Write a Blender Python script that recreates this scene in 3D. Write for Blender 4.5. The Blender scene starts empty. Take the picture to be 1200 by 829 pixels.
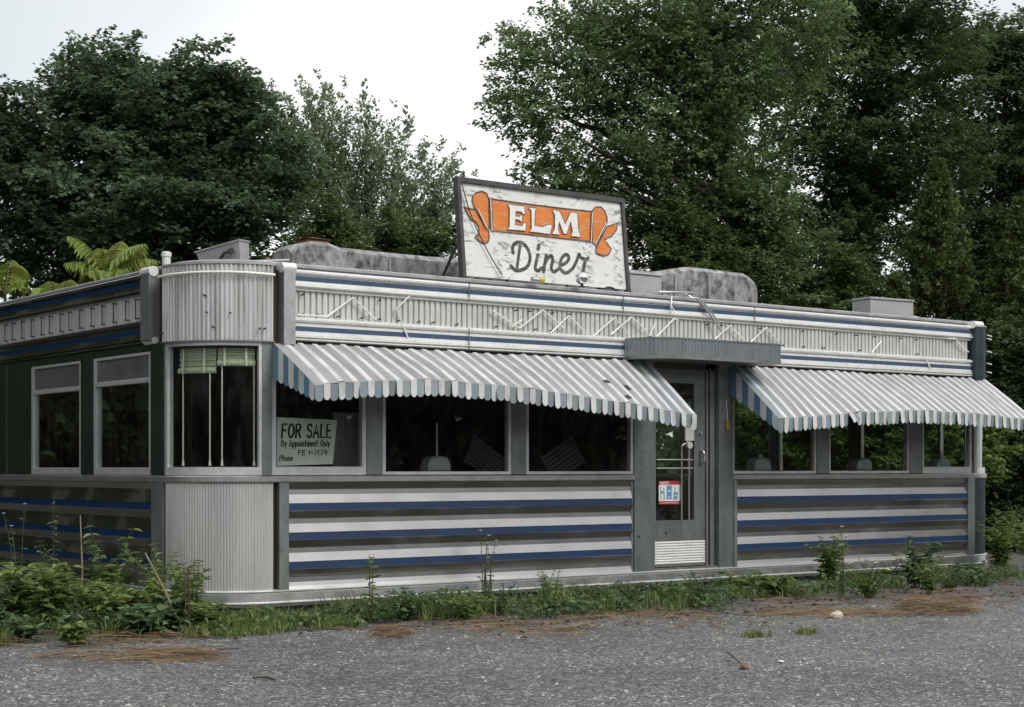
import bpy, math, random
import numpy as np
from mathutils import Vector

scene = bpy.context.scene
COL = scene.collection
RNG = np.random.default_rng(7)
random.seed(7)

# ------------------------------------------------------------------ camera model (metres)
F, CX, HY = 1918.4, 600.0, 548.5            # focal length, centre and horizon measured for a 1200 px wide frame
YAW = math.radians(52.826)
D = np.array([math.cos(YAW), math.sin(YAW), 0.0])
Rv = np.array([math.sin(YAW), -math.cos(YAW), 0.0])
CAM = np.array([-7.057, -14.20, 1.43])


def ray(px, py):
    return D + (px - CX) / F * Rv + np.array([0, 0, (HY - py) / F])


def front(px, py, Y=0.0):
    r = ray(px, py); t = (Y - CAM[1]) / r[1]; p = CAM + t * r
    return float(p[0]), float(p[2])


def left(px, py, X=0.0):
    r = ray(px, py); t = (X - CAM[0]) / r[0]; p = CAM + t * r
    return float(p[1]), float(p[2])


def ground_at(px, py, z=0.0):
    r = ray(px, py); t = (z - CAM[2]) / r[2]; p = CAM + t * r
    return float(p[0]), float(p[1])


def at(px, py, depth):
    p = CAM + depth * ray(px, py)
    return p


# ------------------------------------------------------------------ materials
def new_mat(name):
    m = bpy.data.materials.new(name); m.use_nodes = True
    nt = m.node_tree
    return m, nt, nt.nodes, nt.links, nt.nodes['Principled BSDF']


def ramp(nodes, stops, interp='LINEAR'):
    r = nodes.new('ShaderNodeValToRGB'); cr = r.color_ramp; cr.interpolation = interp
    while len(cr.elements) < len(stops): cr.elements.new(0.5)
    for e, (p, c) in zip(cr.elements, stops):
        e.position = p; e.color = (*c, 1) if len(c) == 3 else c
    return r


def noise(nodes, links, scale, detail=4, rough=.55, stretch=None, coord='Object'):
    tc = nodes.new('ShaderNodeTexCoord')
    n = nodes.new('ShaderNodeTexNoise'); n.inputs['Scale'].default_value = scale
    n.inputs['Detail'].default_value = detail; n.inputs['Roughness'].default_value = rough
    if stretch:
        mp = nodes.new('ShaderNodeMapping'); mp.inputs['Scale'].default_value = stretch
        links.new(tc.outputs[coord], mp.inputs['Vector']); links.new(mp.outputs['Vector'], n.inputs['Vector'])
    else:
        links.new(tc.outputs[coord], n.inputs['Vector'])
    return n


def mixc(nodes, links, fac, a, b, blend='MIX'):
    m = nodes.new('ShaderNodeMix'); m.data_type = 'RGBA'; m.blend_type = blend
    for key, v in (('A', a), ('B', b)):
        sock = [i for i in m.inputs if i.name == key and i.type == 'RGBA'][0]
        if hasattr(v, 'links'): links.new(v, sock)
        else: sock.default_value = (*v, 1)
    fs = [i for i in m.inputs if i.name == 'Factor' and i.type == 'VALUE'][0]
    if hasattr(fac, 'links'): links.new(fac, fs)
    else: fs.default_value = fac
    return [o for o in m.outputs if o.type == 'RGBA'][0]


def weathered(name, c1, c2, rough=.5, metal=0.0, scale=3.0, stretch=None, dirt=None, dirt_amt=.35, dirt_scale=9, dirt_stretch=None, bump=.0, spec=.5, rvar=.15, dlo=.5, ddet=8):
    """base colour wandering between c1 and c2, with separate blotches of dirt"""
    m, nt, N, L, b = new_mat(name)
    n1 = noise(N, L, scale, 5, .6, stretch)
    r1 = ramp(N, [(.3, c1), (.7, c2)]); L.new(n1.outputs['Fac'], r1.inputs['Fac'])
    col = r1.outputs['Color']
    if dirt:
        n2 = noise(N, L, dirt_scale, ddet, .65, dirt_stretch)
        r2 = ramp(N, [(dlo, (0, 0, 0)), (dlo + .2, (1, 1, 1))]); L.new(n2.outputs['Fac'], r2.inputs['Fac'])
        mm = N.new('ShaderNodeMath'); mm.operation = 'MULTIPLY'; mm.inputs[1].default_value = dirt_amt
        L.new(r2.outputs['Color'], mm.inputs[0])
        col = mixc(N, L, mm.outputs[0], col, dirt)
        if metal > 0:
            mt = N.new('ShaderNodeMath'); mt.operation = 'MULTIPLY_ADD'; mt.inputs[1].default_value = -metal * .8; mt.inputs[2].default_value = metal
            L.new(mm.outputs[0], mt.inputs[0]); L.new(mt.outputs[0], b.inputs['Metallic'])
    elif metal: b.inputs['Metallic'].default_value = metal
    L.new(col, b.inputs['Base Color'])
    n3 = noise(N, L, scale * 4, 4, .6, stretch)
    mr = N.new('ShaderNodeMapRange'); mr.inputs['To Min'].default_value = max(.03, rough - rvar); mr.inputs['To Max'].default_value = rough + rvar
    L.new(n3.outputs['Fac'], mr.inputs['Value']); L.new(mr.outputs['Result'], b.inputs['Roughness'])
    b.inputs['Specular IOR Level'].default_value = spec
    if bump:
        bp = N.new('ShaderNodeBump'); bp.inputs['Strength'].default_value = bump; bp.inputs['Distance'].default_value = .01
        nb = noise(N, L, dirt_scale * 2.5, 6, .65)
        L.new(nb.outputs['Fac'], bp.inputs['Height']); L.new(bp.outputs['Normal'], b.inputs['Normal'])
    return m


def leaf_mat(name, dark, light, trans=.35, gloss=.5, spec=.3):
    m, nt, N, L, b = new_mat(name)
    at_ = N.new('ShaderNodeAttribute'); at_.attribute_name = 'tint'
    r = ramp(N, [(0, dark), (1, light)]); L.new(at_.outputs['Fac'], r.inputs['Fac'])
    L.new(r.outputs['Color'], b.inputs['Base Color'])
    b.inputs['Roughness'].default_value = gloss; b.inputs['Specular IOR Level'].default_value = spec
    t = N.new('ShaderNodeBsdfTranslucent')
    hs = N.new('ShaderNodeHueSaturation'); hs.inputs['Value'].default_value = 1.25; hs.inputs['Hue'].default_value = .485
    L.new(r.outputs['Color'], hs.inputs['Color']); L.new(hs.outputs['Color'], t.inputs['Color'])
    mx = N.new('ShaderNodeMixShader'); mx.inputs['Fac'].default_value = trans
    L.new(b.outputs['BSDF'], mx.inputs[1]); L.new(t.outputs['BSDF'], mx.inputs[2])
    L.new(mx.outputs['Shader'], N['Material Output'].inputs['Surface'])
    return m


def plain(name, c, rough=.6, metal=0, spec=.5):
    return weathered(name, tuple(x * .88 for x in c), tuple(min(1, x * 1.08) for x in c), rough, metal, scale=6, spec=spec, rvar=.08)


M = {}
M['steel'] = weathered('stainless_steel', (.33, .325, .32), (.42, .41, .41), .29, 1.0, .9, (1, 1, 2), (.28, .27, .26), .30, 1.6, (.8, .8, 1.6), rvar=.05, ddet=3)
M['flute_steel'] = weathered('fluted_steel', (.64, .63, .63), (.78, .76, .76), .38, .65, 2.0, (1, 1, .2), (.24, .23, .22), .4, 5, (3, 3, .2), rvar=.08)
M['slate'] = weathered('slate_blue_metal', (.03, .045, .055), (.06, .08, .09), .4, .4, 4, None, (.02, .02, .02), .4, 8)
M['steel_dull'] = weathered('dull_steel', (.36, .37, .36), (.50, .51, .50), .38, 1.0, 3, None, (.16, .16, .15), .5, 7, (1, 1, .3))
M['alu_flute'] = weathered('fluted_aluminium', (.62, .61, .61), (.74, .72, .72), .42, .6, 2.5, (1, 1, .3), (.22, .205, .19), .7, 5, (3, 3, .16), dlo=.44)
M['white_alu'] = weathered('white_moulding', (.76, .76, .745), (.86, .86, .845), .3, .25, 4, (1, 1, 3), (.30, .29, .27), .3, 5, (.5, .5, 3))
M['rib_white'] = weathered('ribbed_white_panel', (.52, .51, .50), (.66, .65, .63), .5, .15, 6, (1, 1, .3), (.22, .21, .19), .55, 12, (4, 4, .4))
M['blue'] = weathered('blue_enamel', (.002, .020, .072), (.004, .030, .105), .42, 0, 5, (1, 1, 3), (.03, .05, .09), .25, 10, None)
M['blue_faded'] = weathered('faded_blue_enamel', (.030, .060, .125), (.048, .082, .155), .45, 0, 5, (1, 1, 3), (.09, .12, .15), .35, 12, None)
M['mirrored_green'] = weathered('mirrored_green_metal', (.026, .038, .030), (.042, .056, .046), .2, .3, 3, (1, 1, .3), (.05, .06, .05), .3, 9, None)  # green of the trees mirrored in this side is put into the colour
M['frame'] = weathered('aluminium_frame', (.42, .42, .41), (.56, .56, .55), .38, .8, 5, None, (.2, .19, .17), .35, 9)
M['frame_light'] = weathered('pale_aluminium_frame', (.62, .63, .62), (.74, .75, .74), .4, .5, 5, None, (.3, .29, .27), .3, 9)
M['trim_grey'] = weathered('grey_trim', (.20, .22, .21), (.30, .32, .31), .42, .6, 4, (1, 1, .4), (.08, .08, .075), .4, 8)
M['door_metal'] = weathered('door_metal', (.17, .19, .185), (.25, .27, .265), .42, .6, 4, (1, 1, .4), (.07, .07, .065), .5, 8)
M['dark_wall'] = plain('brown_inner_wall', (.075, .052, .042), .7)
M['dark_floor'] = plain('inner_floor', (.03, .025, .022), .6)
M['ceiling'] = plain('inner_ceiling', (.09, .08, .07), .7)
M['transom'] = weathered('grey_transom_board', (.085, .09, .09), (.14, .145, .145), .5, 0, 3, None, (.05, .05, .05), .5, 8)
M['tar'] = weathered('tarred_roof_skin', (.20, .20, .202), (.42, .418, .415), .8, 0, 7, (1, 1, .45), (.03, .03, .031), .9, 9, (1, 1, .75), bump=1.0, dlo=.46)
M['roofing'] = weathered('roofing_felt', (.05, .05, .05), (.09, .09, .09), .85, 0, 3)
M['roof_edge'] = weathered('roof_edge_metal', (.33, .33, .34), (.45, .45, .46), .5, .3, 3, None, (.12, .11, .10), .6, 6, (1, 1, 2))
M['box_grey'] = weathered('grey_sheet_metal', (.36, .36, .37), (.46, .46, .47), .5, .3, 3, None, (.2, .17, .14), .4, 6)
M['rust'] = weathered('rusty_iron', (.16, .075, .04), (.28, .16, .10), .8, 0, 8)
M['tube'] = plain('white_glass_tube', (.80, .80, .74), .2)
M['black'] = plain('black_iron', (.018, .018, .018), .5)
M['wood_dark'] = weathered('grey_timber', (.045, .045, .045), (.085, .085, .082), .8, 0, 6, (1, 1, 1), bump=.3)
M['orange'] = weathered('orange_paint', (.58, .145, .010), (.70, .20, .016), .55, 0, 4, None, (.46, .33, .24), .9, 6, (1, 1, 5), dlo=.50)
M['ink'] = weathered('black_sign_paint', (.028, .028, .028), (.05, .05, .05), .6, 0, 6, None, (.30, .29, .28), .75, 12, (1, 1, 4), dlo=.5)
M['sign_white'] = weathered('white_letter_paint', (.70, .70, .68), (.80, .80, .78), .55, 0, 5, None, (.38, .37, .36), .6, 11, (1, 1, 5))
M['card'] = weathered('sign_card', (.80, .84, .80), (.86, .89, .85), .6, 0, 3)
M['card_ink'] = plain('sign_ink', (.022, .025, .028), .6)
M['red'] = plain('red_print', (.45, .03, .03), .5)
M['paper_white'] = plain('white_print', (.75, .75, .73), .5)
M['blue_print'] = plain('blue_print', (.10, .28, .50), .5)
M['blind'] = weathered('matchstick_blind', (.42, .47, .34), (.66, .70, .54), .7, 0, 8, (1, 1, 9))
M['cord'] = plain('pale_cord', (.8, .78, .70), .7)
M['curtain'] = weathered('lace_curtain', (.28, .28, .28), (.45, .45, .44), .8, 0, 7)
M['dusty'] = weathered('dusty_metal', (.40, .42, .42), (.55, .57, .57), .5, .2, 8)
M['yellow'] = plain('yellow_plastic', (.30, .19, .04), .5)
M['lamp_chrome'] = plain('lamp_chrome', (.8, .8, .8), .12, 1)
M['lamp_yellow'] = plain('yellow_lamp_paint', (.55, .42, .05), .4)
M['bark'] = weathered('bark', (.035, .03, .025), (.07, .06, .05), .9, 0, 4, (4, 4, .6), bump=.8)
M['stalk'] = weathered('dry_stalk', (.18, .14, .085), (.33, .27, .18), .8, 0, 8)
M['stem_green'] = plain('green_stem', (.06, .075, .025), .6)
M['stem_brown'] = plain('brown_stem', (.07, .045, .03), .7)
M['stone'] = weathered('pale_stone', (.42, .36, .30), (.58, .50, .43), .8, 0, 9, bump=.4)
M['petal_blue'] = plain('blue_petal', (.25, .30, .62), .6)
M['petal_pale'] = plain('pale_petal', (.62, .60, .36), .6)
M['brick'] = weathered('old_footing', (.11, .10, .09), (.19, .18, .165), .85, 0, 5, None, (.05, .045, .04), .6, 6, bump=.4)
M['brass'] = plain('worn_brass', (.35, .28, .16), .35, .8)
M['soap'] = plain('painted_white_iron', (.5, .5, .48), .5)


def glass_mat():
    m, nt, N, L, b = new_mat('window_glass')
    N.remove(b)
    tr = N.new('ShaderNodeBsdfTransparent'); tr.inputs['Color'].default_value = (.90, .92, .90, 1)
    gl = N.new('ShaderNodeBsdfGlossy'); gl.inputs['Roughness'].default_value = .015; gl.inputs['Color'].default_value = (.9, .93, .95, 1)
    lw = N.new('ShaderNodeLayerWeight'); lw.inputs['Blend'].default_value = .5; pw = N.new('ShaderNodeMath'); pw.operation = 'POWER'; pw.inputs[1].default_value = 5; L.new(lw.outputs['Facing'], pw.inputs[0])
    fr = N.new('ShaderNodeMath'); fr.operation = 'MULTIPLY_ADD'; fr.inputs[1].default_value = .95; fr.inputs[2].default_value = .04; L.new(pw.outputs[0], fr.inputs[0])
    n = noise(N, L, 1.3, 3); bp = N.new('ShaderNodeBump'); bp.inputs['Strength'].default_value = .012; bp.inputs['Distance'].default_value = .03
    L.new(n.outputs['Fac'], bp.inputs['Height']); L.new(bp.outputs['Normal'], gl.inputs['Normal'])
    mx = N.new('ShaderNodeMixShader'); L.new(fr.outputs[0], mx.inputs['Fac'])
    L.new(tr.outputs['BSDF'], mx.inputs[1]); L.new(gl.outputs['BSDF'], mx.inputs[2])
    # a film of dust
    df = N.new('ShaderNodeBsdfDiffuse'); df.inputs['Color'].default_value = (.22, .22, .2, 1)
    n2 = noise(N, L, 5, 7, .7, (1, 1, .35)); r2 = ramp(N, [(.45, (.006, .006, .006)), (.8, (.085, .085, .085))]); L.new(n2.outputs['Fac'], r2.inputs['Fac'])
    m2 = N.new('ShaderNodeMixShader'); L.new(r2.outputs['Color'], m2.inputs['Fac'])
    L.new(mx.outputs['Shader'], m2.inputs[1]); L.new(df.outputs['BSDF'], m2.inputs[2])
    L.new(m2.outputs['Shader'], N['Material Output'].inputs['Surface'])
    return m


M['glass'] = glass_mat()


def sign_panel_mat():
    """white painted boards, paint flaking off in horizontal flecks and vertical seams"""
    m, nt, N, L, b = new_mat('flaking_white_board')
    base = noise(N, L, 2.0, 4); r0 = ramp(N, [(.3, (.66, .66, .64)), (.7, (.76, .76, .75))]); L.new(base.outputs['Fac'], r0.inputs['Fac'])
    n1 = noise(N, L, 3.2, 9, .72, (1, 1, 7)); r1 = ramp(N, [(.565, (0, 0, 0)), (.61, (1, 1, 1))]); L.new(n1.outputs['Fac'], r1.inputs['Fac'])
    n2 = noise(N, L, 1.6, 3, .6, (1, 1, .8)); r2 = ramp(N, [(.34, (0, 0, 0)), (.56, (1, 1, 1))]); L.new(n2.outputs['Fac'], r2.inputs['Fac'])
    mul = N.new('ShaderNodeMath'); mul.operation = 'MULTIPLY'; L.new(r1.outputs['Color'], mul.inputs[0]); L.new(r2.outputs['Color'], mul.inputs[1])
    # vertical seam streaks about every 0.55 m
    tc = N.new('ShaderNodeTexCoord'); sx = N.new('ShaderNodeSeparateXYZ'); L.new(tc.outputs['Object'], sx.inputs[0])
    md = N.new('ShaderNodeMath'); md.operation = 'PINGPONG'; md.inputs[1].default_value = .29; L.new(sx.outputs['X'], md.inputs[0])
    r3 = ramp(N, [(.0, (1, 1, 1)), (.06, (.9, .9, .9)), (.17, (0, 0, 0))]); L.new(md.outputs[0], r3.inputs['Fac'])
    n4 = noise(N, L, 9, 8, .7, (1, 1, 2)); r4 = ramp(N, [(.52, (0, 0, 0)), (.57, (1, 1, 1))]); L.new(n4.outputs['Fac'], r4.inputs['Fac'])
    mu2 = N.new('ShaderNodeMath'); mu2.operation = 'MULTIPLY'; L.new(r3.outputs['Color'], mu2.inputs[0]); L.new(r4.outputs['Color'], mu2.inputs[1])
    mxx = N.new('ShaderNodeMath'); mxx.operation = 'MAXIMUM'; L.new(mul.outputs[0], mxx.inputs[0]); L.new(mu2.outputs[0], mxx.inputs[1])
    c = mixc(N, L, mxx.outputs[0], r0.outputs['Color'], (.26, .24, .235))
    L.new(c, b.inputs['Base Color']); b.inputs['Roughness'].default_value = .65
    return m


M['sign_board'] = sign_panel_mat()


def asphalt_mat():
    m, nt, N, L, b = new_mat('worn_gravelly_asphalt')
    tc = N.new('ShaderNodeTexCoord')
    v = N.new('ShaderNodeTexVoronoi'); v.inputs['Scale'].default_value = 62; L.new(tc.outputs['Object'], v.inputs['Vector'])
    sp = N.new('ShaderNodeSeparateColor'); L.new(v.outputs['Color'], sp.inputs[0])
    r = ramp(N, [(0, (.045, .045, .047)), (.35, (.105, .105, .107)), (.75, (.165, .163, .160)), (.93, (.26, .255, .25)), (1, (.5, .49, .47))])
    L.new(sp.outputs[0], r.inputs['Fac'])
    v2 = N.new('ShaderNodeTexVoronoi'); v2.inputs['Scale'].default_value = 24; L.new(tc.outputs['Object'], v2.inputs['Vector'])
    sp2 = N.new('ShaderNodeSeparateColor'); L.new(v2.outputs['Color'], sp2.inputs[0])
    r2 = ramp(N, [(.0, (.72, .72, .73)), (.9, (1.1, 1.1, 1.1)), (.97, (1.7, 1.7, 1.65))]); L.new(sp2.outputs[1], r2.inputs['Fac'])
    c = mixc(N, L, 1.0, r.outputs['Color'], r2.outputs['Color'], 'MULTIPLY')
    n = noise(N, L, .45, 6, .6); r3 = ramp(N, [(.28, (.66, .66, .68)), (.5, (.98, .98, .98)), (.72, (1.22, 1.21, 1.18))]); L.new(n.outputs['Fac'], r3.inputs['Fac'])
    c = mixc(N, L, 1.0, c, r3.outputs['Color'], 'MULTIPLY')
    n5 = noise(N, L, 1.1, 8, .72); r5 = ramp(N, [(.54, (0, 0, 0)), (.68, (.6, .6, .6))]); L.new(n5.outputs['Fac'], r5.inputs['Fac'])
    c = mixc(N, L, r5.outputs['Color'], c, (.075, .068, .06))
    L.new(c, b.inputs['Base Color']); b.inputs['Roughness'].default_value = .85; b.inputs['Specular IOR Level'].default_value = .35
    bp = N.new('ShaderNodeBump'); bp.inputs['Strength'].default_value = .7; bp.inputs['Distance'].default_value = .012
    L.new(v.outputs['Distance'], bp.inputs['Height']); bp.invert = True
    L.new(bp.outputs['Normal'], b.inputs['Normal'])
    return m


M['asphalt'] = asphalt_mat()
M['soil'] = weathered('littered_soil', (.045, .042, .038), (.10, .093, .084), .95, 0, 5, None, (.15, .147, .142), .9, 3.2, bump=1.0, dlo=.46)
M['straw'] = leaf_mat('dead_straw', (.05, .032, .02), (.25, .172, .098), .15, .8)
M['grass'] = leaf_mat('grass_blades', (.06, .09, .022), (.24, .30, .10), .35)
M['weed'] = leaf_mat('weed_leaves', (.08, .13, .034), (.27, .35, .115), .35)
M['weed_dark'] = leaf_mat('dark_weed_leaves', (.045, .085, .032), (.14, .215, .095), .3)
M['weed_red'] = leaf_mat('browning_leaves', (.07, .05, .025), (.16, .13, .05), .3)
M['maple'] = leaf_mat('maple_leaves', (.042, .078, .038), (.145, .215, .115), .34, .42, .5)
M['ash'] = leaf_mat('ash_leaves', (.10, .145, .08), (.27, .34, .20), .5, .5)
M['elm'] = leaf_mat('elm_leaves', (.054, .10, .038), (.20, .28, .12), .38, .45, .4)
M['deep'] = leaf_mat('shade_tree_leaves', (.034, .064, .026), (.125, .185, .075), .33, .5)
M['thuja'] = leaf_mat('arborvitae_sprays', (.045, .070, .020), (.15, .19, .06), .2, .6)
M['bright_bush'] = leaf_mat('lightened_bush_leaves', (.09, .14, .035), (.24, .31, .10), .4, .5)  # leaf colour lightened so the shaded shrubs look lit through the panes
M['bush'] = leaf_mat('bush_leaves', (.05, .085, .028), (.15, .205, .075), .32, .5)
M['frond'] = leaf_mat('sumac_leaflets', (.14, .20, .035), (.36, .43, .12), .4, .45)

# ------------------------------------------------------------------ mesh helpers


def obj(name, me, parent=None, loc=None):
    o = bpy.data.objects.new(name, me); COL.objects.link(o)
    if parent is not None: o.parent = parent
    if loc is not None: o.location = loc
    return o


def tag(o, label=None, cat=None, group=None, kind=None):
    if label: o['label'] = label
    if cat: o['category'] = cat
    if group: o['group'] = group
    if kind: o['kind'] = kind
    return o


def thing(name, label, cat, loc=(0, 0, 0), rz=0, group=None):
    o = bpy.data.objects.new(name, None); COL.objects.link(o)
    o.location = loc; o.rotation_euler = (0, 0, rz); o.empty_display_size = .1
    return tag(o, label, cat, group)


class MB:
    def __init__(s): s.v = []; s.f = []; s.m = []

    def add(s, vs, fs, mi=0):
        o = len(s.v); s.v.extend([tuple(map(float, p)) for p in vs])
        for f in fs: s.f.append([i + o for i in f]); s.m.append(mi)
        return s

    def box(s, x0, x1, y0, y1, z0, z1, mi=0, b=0.0):
        if b <= 0:
            v = [(x, y, z) for z in (z0, z1) for y in (y0, y1) for x in (x0, x1)]
            return s.add(v, [(0, 2, 3, 1), (4, 5, 7, 6), (0, 1, 5, 4), (2, 6, 7, 3), (0, 4, 6, 2), (1, 3, 7, 5)], mi)
        # chamfered box: three nested rings
        def ring(i, z): return [(x0 + i, y0 + i, z), (x1 - i, y0 + i, z), (x1 - i, y1 - i, z), (x0 + i, y1 - i, z)]
        rings = [ring(b, z0), ring(0, z0 + b), ring(0, z1 - b), ring(b, z1)]
        v = sum(rings, []); f = [(3, 2, 1, 0), (12, 13, 14, 15)]
        for k in range(3):
            for i in range(4):
                j = (i + 1) % 4; f.append((k * 4 + i, k * 4 + j, k * 4 + 4 + j, k * 4 + 4 + i))
        return s.add(v, f, mi)

    def obox(s, c, ax, ay, az, mi=0):
        """box by centre and three half-axis vectors"""
        c, ax, ay, az = map(np.array, (c, ax, ay, az))
        v = [c + i * ax + j * ay + k * az for k in (-1, 1) for j in (-1, 1) for i in (-1, 1)]
        return s.add(v, [(0, 2, 3, 1), (4, 5, 7, 6), (0, 1, 5, 4), (2, 6, 7, 3), (0, 4, 6, 2), (1, 3, 7, 5)], mi)

    def tube(s, pts, r, n=8, mi=0, caps=True):
        pts = [np.array(p, float) for p in pts]
        rs = r if hasattr(r, '__len__') else [r] * len(pts)
        vs = []; k = len(pts); prev = None
        for i, p in enumerate(pts):
            t = pts[min(i + 1, k - 1)] - pts[max(i - 1, 0)]; t = t / (np.linalg.norm(t) + 1e-9)
            a = prev if prev is not None else np.array([0, 0, 1.0] if abs(t[2]) < .9 else [1.0, 0, 0])
            u = np.cross(t, a); nu = np.linalg.norm(u)
            if nu < 1e-4: u = np.cross(t, np.array([.3, .9, .1])); nu = np.linalg.norm(u)
            u /= nu; w = np.cross(u, t); prev = w
            for j in range(n):
                q = 2 * math.pi * j / n; vs.append(p + rs[i] * (math.cos(q) * u + math.sin(q) * w))
        fs = [(i * n + j, i * n + (j + 1) % n, (i + 1) * n + (j + 1) % n, (i + 1) * n + j) for i in range(k - 1) for j in range(n)]
        if caps: fs += [tuple(range(n))[::-1], tuple(range((k - 1) * n, k * n))]
        return s.add(vs, fs, mi)

    def lathe(s, c, prof, n=16, axis=2, mi=0):
        vs = []; k = len(prof)
        for r, h in prof:
            for j in range(n):
                q = 2 * math.pi * j / n; a, b_ = r * math.cos(q), r * math.sin(q)
                p = {2: (a, b_, h), 1: (a, h, b_), 0: (h, a, b_)}[axis]
                vs.append((c[0] + p[0], c[1] + p[1], c[2] + p[2]))
        fs = [(i * n + j, i * n + (j + 1) % n, (i + 1) * n + (j + 1) % n, (i + 1) * n + j) for i in range(k - 1) for j in range(n)]
        fs += [tuple(range(n))[::-1], tuple(range((k - 1) * n, k * n))]
        return s.add(vs, fs, mi)

    def sweep(s, path, prof, mats=None, caps=True, closed=False):
        """path: (x, y, nx, ny, o); prof: (out, z)"""
        k = len(prof); vs = []
        for p in path:
            o = p[4] if len(p) > 4 else 0
            for out, z in prof: vs.append((p[0] + p[2] * (out + o), p[1] + p[3] * (out + o), z))
        base = len(s.v); s.v.extend(vs); segs = k if closed else k - 1
        for i in range(len(path) - 1):
            for j in range(segs):
                j2 = (j + 1) % k
                s.f.append([base + i * k + j, base + i * k + j2, base + (i + 1) * k + j2, base + (i + 1) * k + j])
                s.m.append(mats[j] if mats else 0)
        if caps and closed:
            s.f.append([base + j for j in range(k)][::-1]); s.m.append(0)
            s.f.append([base + (len(path) - 1) * k + j for j in range(k)]); s.m.append(0)
        return s

    def build(s, name, mats, parent=None, smooth=None, loc=None):
        me = bpy.data.meshes.new(name); me.from_pydata(s.v, [], s.f)
        for m in (mats if isinstance(mats, (list, tuple)) else [mats]): me.materials.append(M[m] if isinstance(m, str) else m)
        me.polygons.foreach_set('material_index', s.m)
        if smooth:
            me.polygons.foreach_set('use_smooth', [True] * len(s.f)); me.update()
            me.set_sharp_from_angle(angle=math.radians(smooth))
        me.update()
        return obj(name, me, parent, loc)


def fast_mesh(name, V, FA, mats, tint=None, mi=None, parent=None, smooth=False):
    """V (n,3), FA (m,k) equal sized polygons"""
    me = bpy.data.meshes.new(name); n, k = FA.shape
    me.vertices.add(len(V)); me.vertices.foreach_set('co', np.ascontiguousarray(V, np.float32).ravel())
    me.loops.add(n * k); me.loops.foreach_set('vertex_index', np.ascontiguousarray(FA, np.int32).ravel())
    me.polygons.add(n); me.polygons.foreach_set('loop_start', np.arange(0, n * k, k, dtype=np.int32))
    for m in (mats if isinstance(mats, (list, tuple)) else [mats]): me.materials.append(M[m] if isinstance(m, str) else m)
    if mi is not None: me.polygons.foreach_set('material_index', np.asarray(mi, np.int32))
    if smooth: me.polygons.foreach_set('use_smooth', np.ones(n, bool))
    me.update(calc_edges=True)
    if tint is not None:
        a = me.attributes.new('tint', 'FLOAT', 'FACE'); a.data.foreach_set('value', np.ascontiguousarray(tint, np.float32))
    return obj(name, me, parent)


def norm(a): return a / (np.linalg.norm(a, axis=-1, keepdims=True) + 1e-9)


def kite_leaves(P, Dn, Nn, Ln, Wn, fold=.12, droop=.12):
    """one folded four-cornered leaf per row"""
    S = norm(np.cross(Dn, Nn)); Nn = np.cross(S, Dn)
    Ln = Ln[:, None]; Wn = Wn[:, None]
    mid = P + Dn * Ln * .45
    V = np.stack([P, mid + S * Wn * .5 + Nn * Ln * fold, P + Dn * Ln - Nn * Ln * droop, mid - S * Wn * .5 + Nn * Ln * fold], 1)
    FA = np.arange(len(P) * 4).reshape(-1, 4)
    return V.reshape(-1, 3), FA


def broad_leaves(P, Dn, Nn, Ln, Wn, fold=.15, droop=.25):
    """two folded halves with a curved outline per leaf"""
    S = norm(np.cross(Dn, Nn)); Nn = np.cross(S, Dn)
    L_ = Ln[:, None]; W_ = Wn[:, None]
    tip = P + Dn * L_ - Nn * L_ * droop
    a = P + Dn * L_ * .25; b = P + Dn * L_ * .62 - Nn * L_ * droop * .3
    V = np.stack([P, a + S * W_ * .46 + Nn * L_ * fold * .6, b + S * W_ * .42 + Nn * L_ * fold * .5, tip, b - S * W_ * .42 + Nn * L_ * fold * .5, a - S * W_ * .46 + Nn * L_ * fold * .6], 1)
    k = np.arange(len(P))[:, None] * 6
    FA = np.concatenate([k + np.array([0, 1, 2, 3]), k + np.array([0, 3, 4, 5])], 1).reshape(-1, 4)
    return V.reshape(-1, 3), FA


def unit_rand(n, rng):
    return norm(rng.normal(size=(n, 3)))


# ------------------------------------------------------------------ ribbons (painted strokes) on a flat face
def ribbon(mb, pts, w, o, ux, uy, un, lift, mi=0, closed=False, caps=True):
    """flat stroke through 2-D pts; o + u*ux + v*uy + lift*un"""
    pts = [np.array(p, float) for p in pts]
    if closed: pts = pts + [pts[0]]
    n = len(pts); Lp, Rp = [], []
    for i in range(n):
        if closed and i in (0, n - 1): t = pts[1] - pts[-2]
        else: t = pts[min(i + 1, n - 1)] - pts[max(i - 1, 0)]
        t = t / (np.linalg.norm(t) + 1e-9); nn = np.array([-t[1], t[0]])
        Lp.append(pts[i] + nn * w / 2); Rp.append(pts[i] - nn * w / 2)
    o, ux, uy, un = map(np.array, (o, ux, uy, un))
    def to3(p): return o + p[0] * ux + p[1] * uy + lift * un
    vs = [to3(p) for p in Lp] + [to3(p) for p in Rp]
    fs = [(i, n + i, n + i + 1, i + 1) for i in range(n - 1)]
    mb.add(vs, fs, mi)
    if caps and not closed:
        for e in (pts[0], pts[-1]):
            q = [to3(e + w / 2 * np.array([math.cos(a), math.sin(a)])) + un * (.00012 if e is pts[0] else .00018) for a in np.linspace(0, 2 * math.pi, 12, endpoint=False)]
            mb.add(q, [tuple(range(12))], mi)


def spl(pts, k=6):
    """smooth curve through points"""
    P = [np.array(p, float) for p in pts]
    if len(P) < 3: return P
    out = []
    for i in range(len(P) - 1):
        p0, p1, p2, p3 = P[max(i - 1, 0)], P[i], P[i + 1], P[min(i + 2, len(P) - 1)]
        for t in np.linspace(0, 1, k, endpoint=False):
            out.append(.5 * (2 * p1 + (p2 - p0) * t + (2 * p0 - 5 * p1 + 4 * p2 - p3) * t * t + (3 * p1 - p0 - 3 * p2 + p3) * t ** 3))
    out.append(P[-1]); return out


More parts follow.
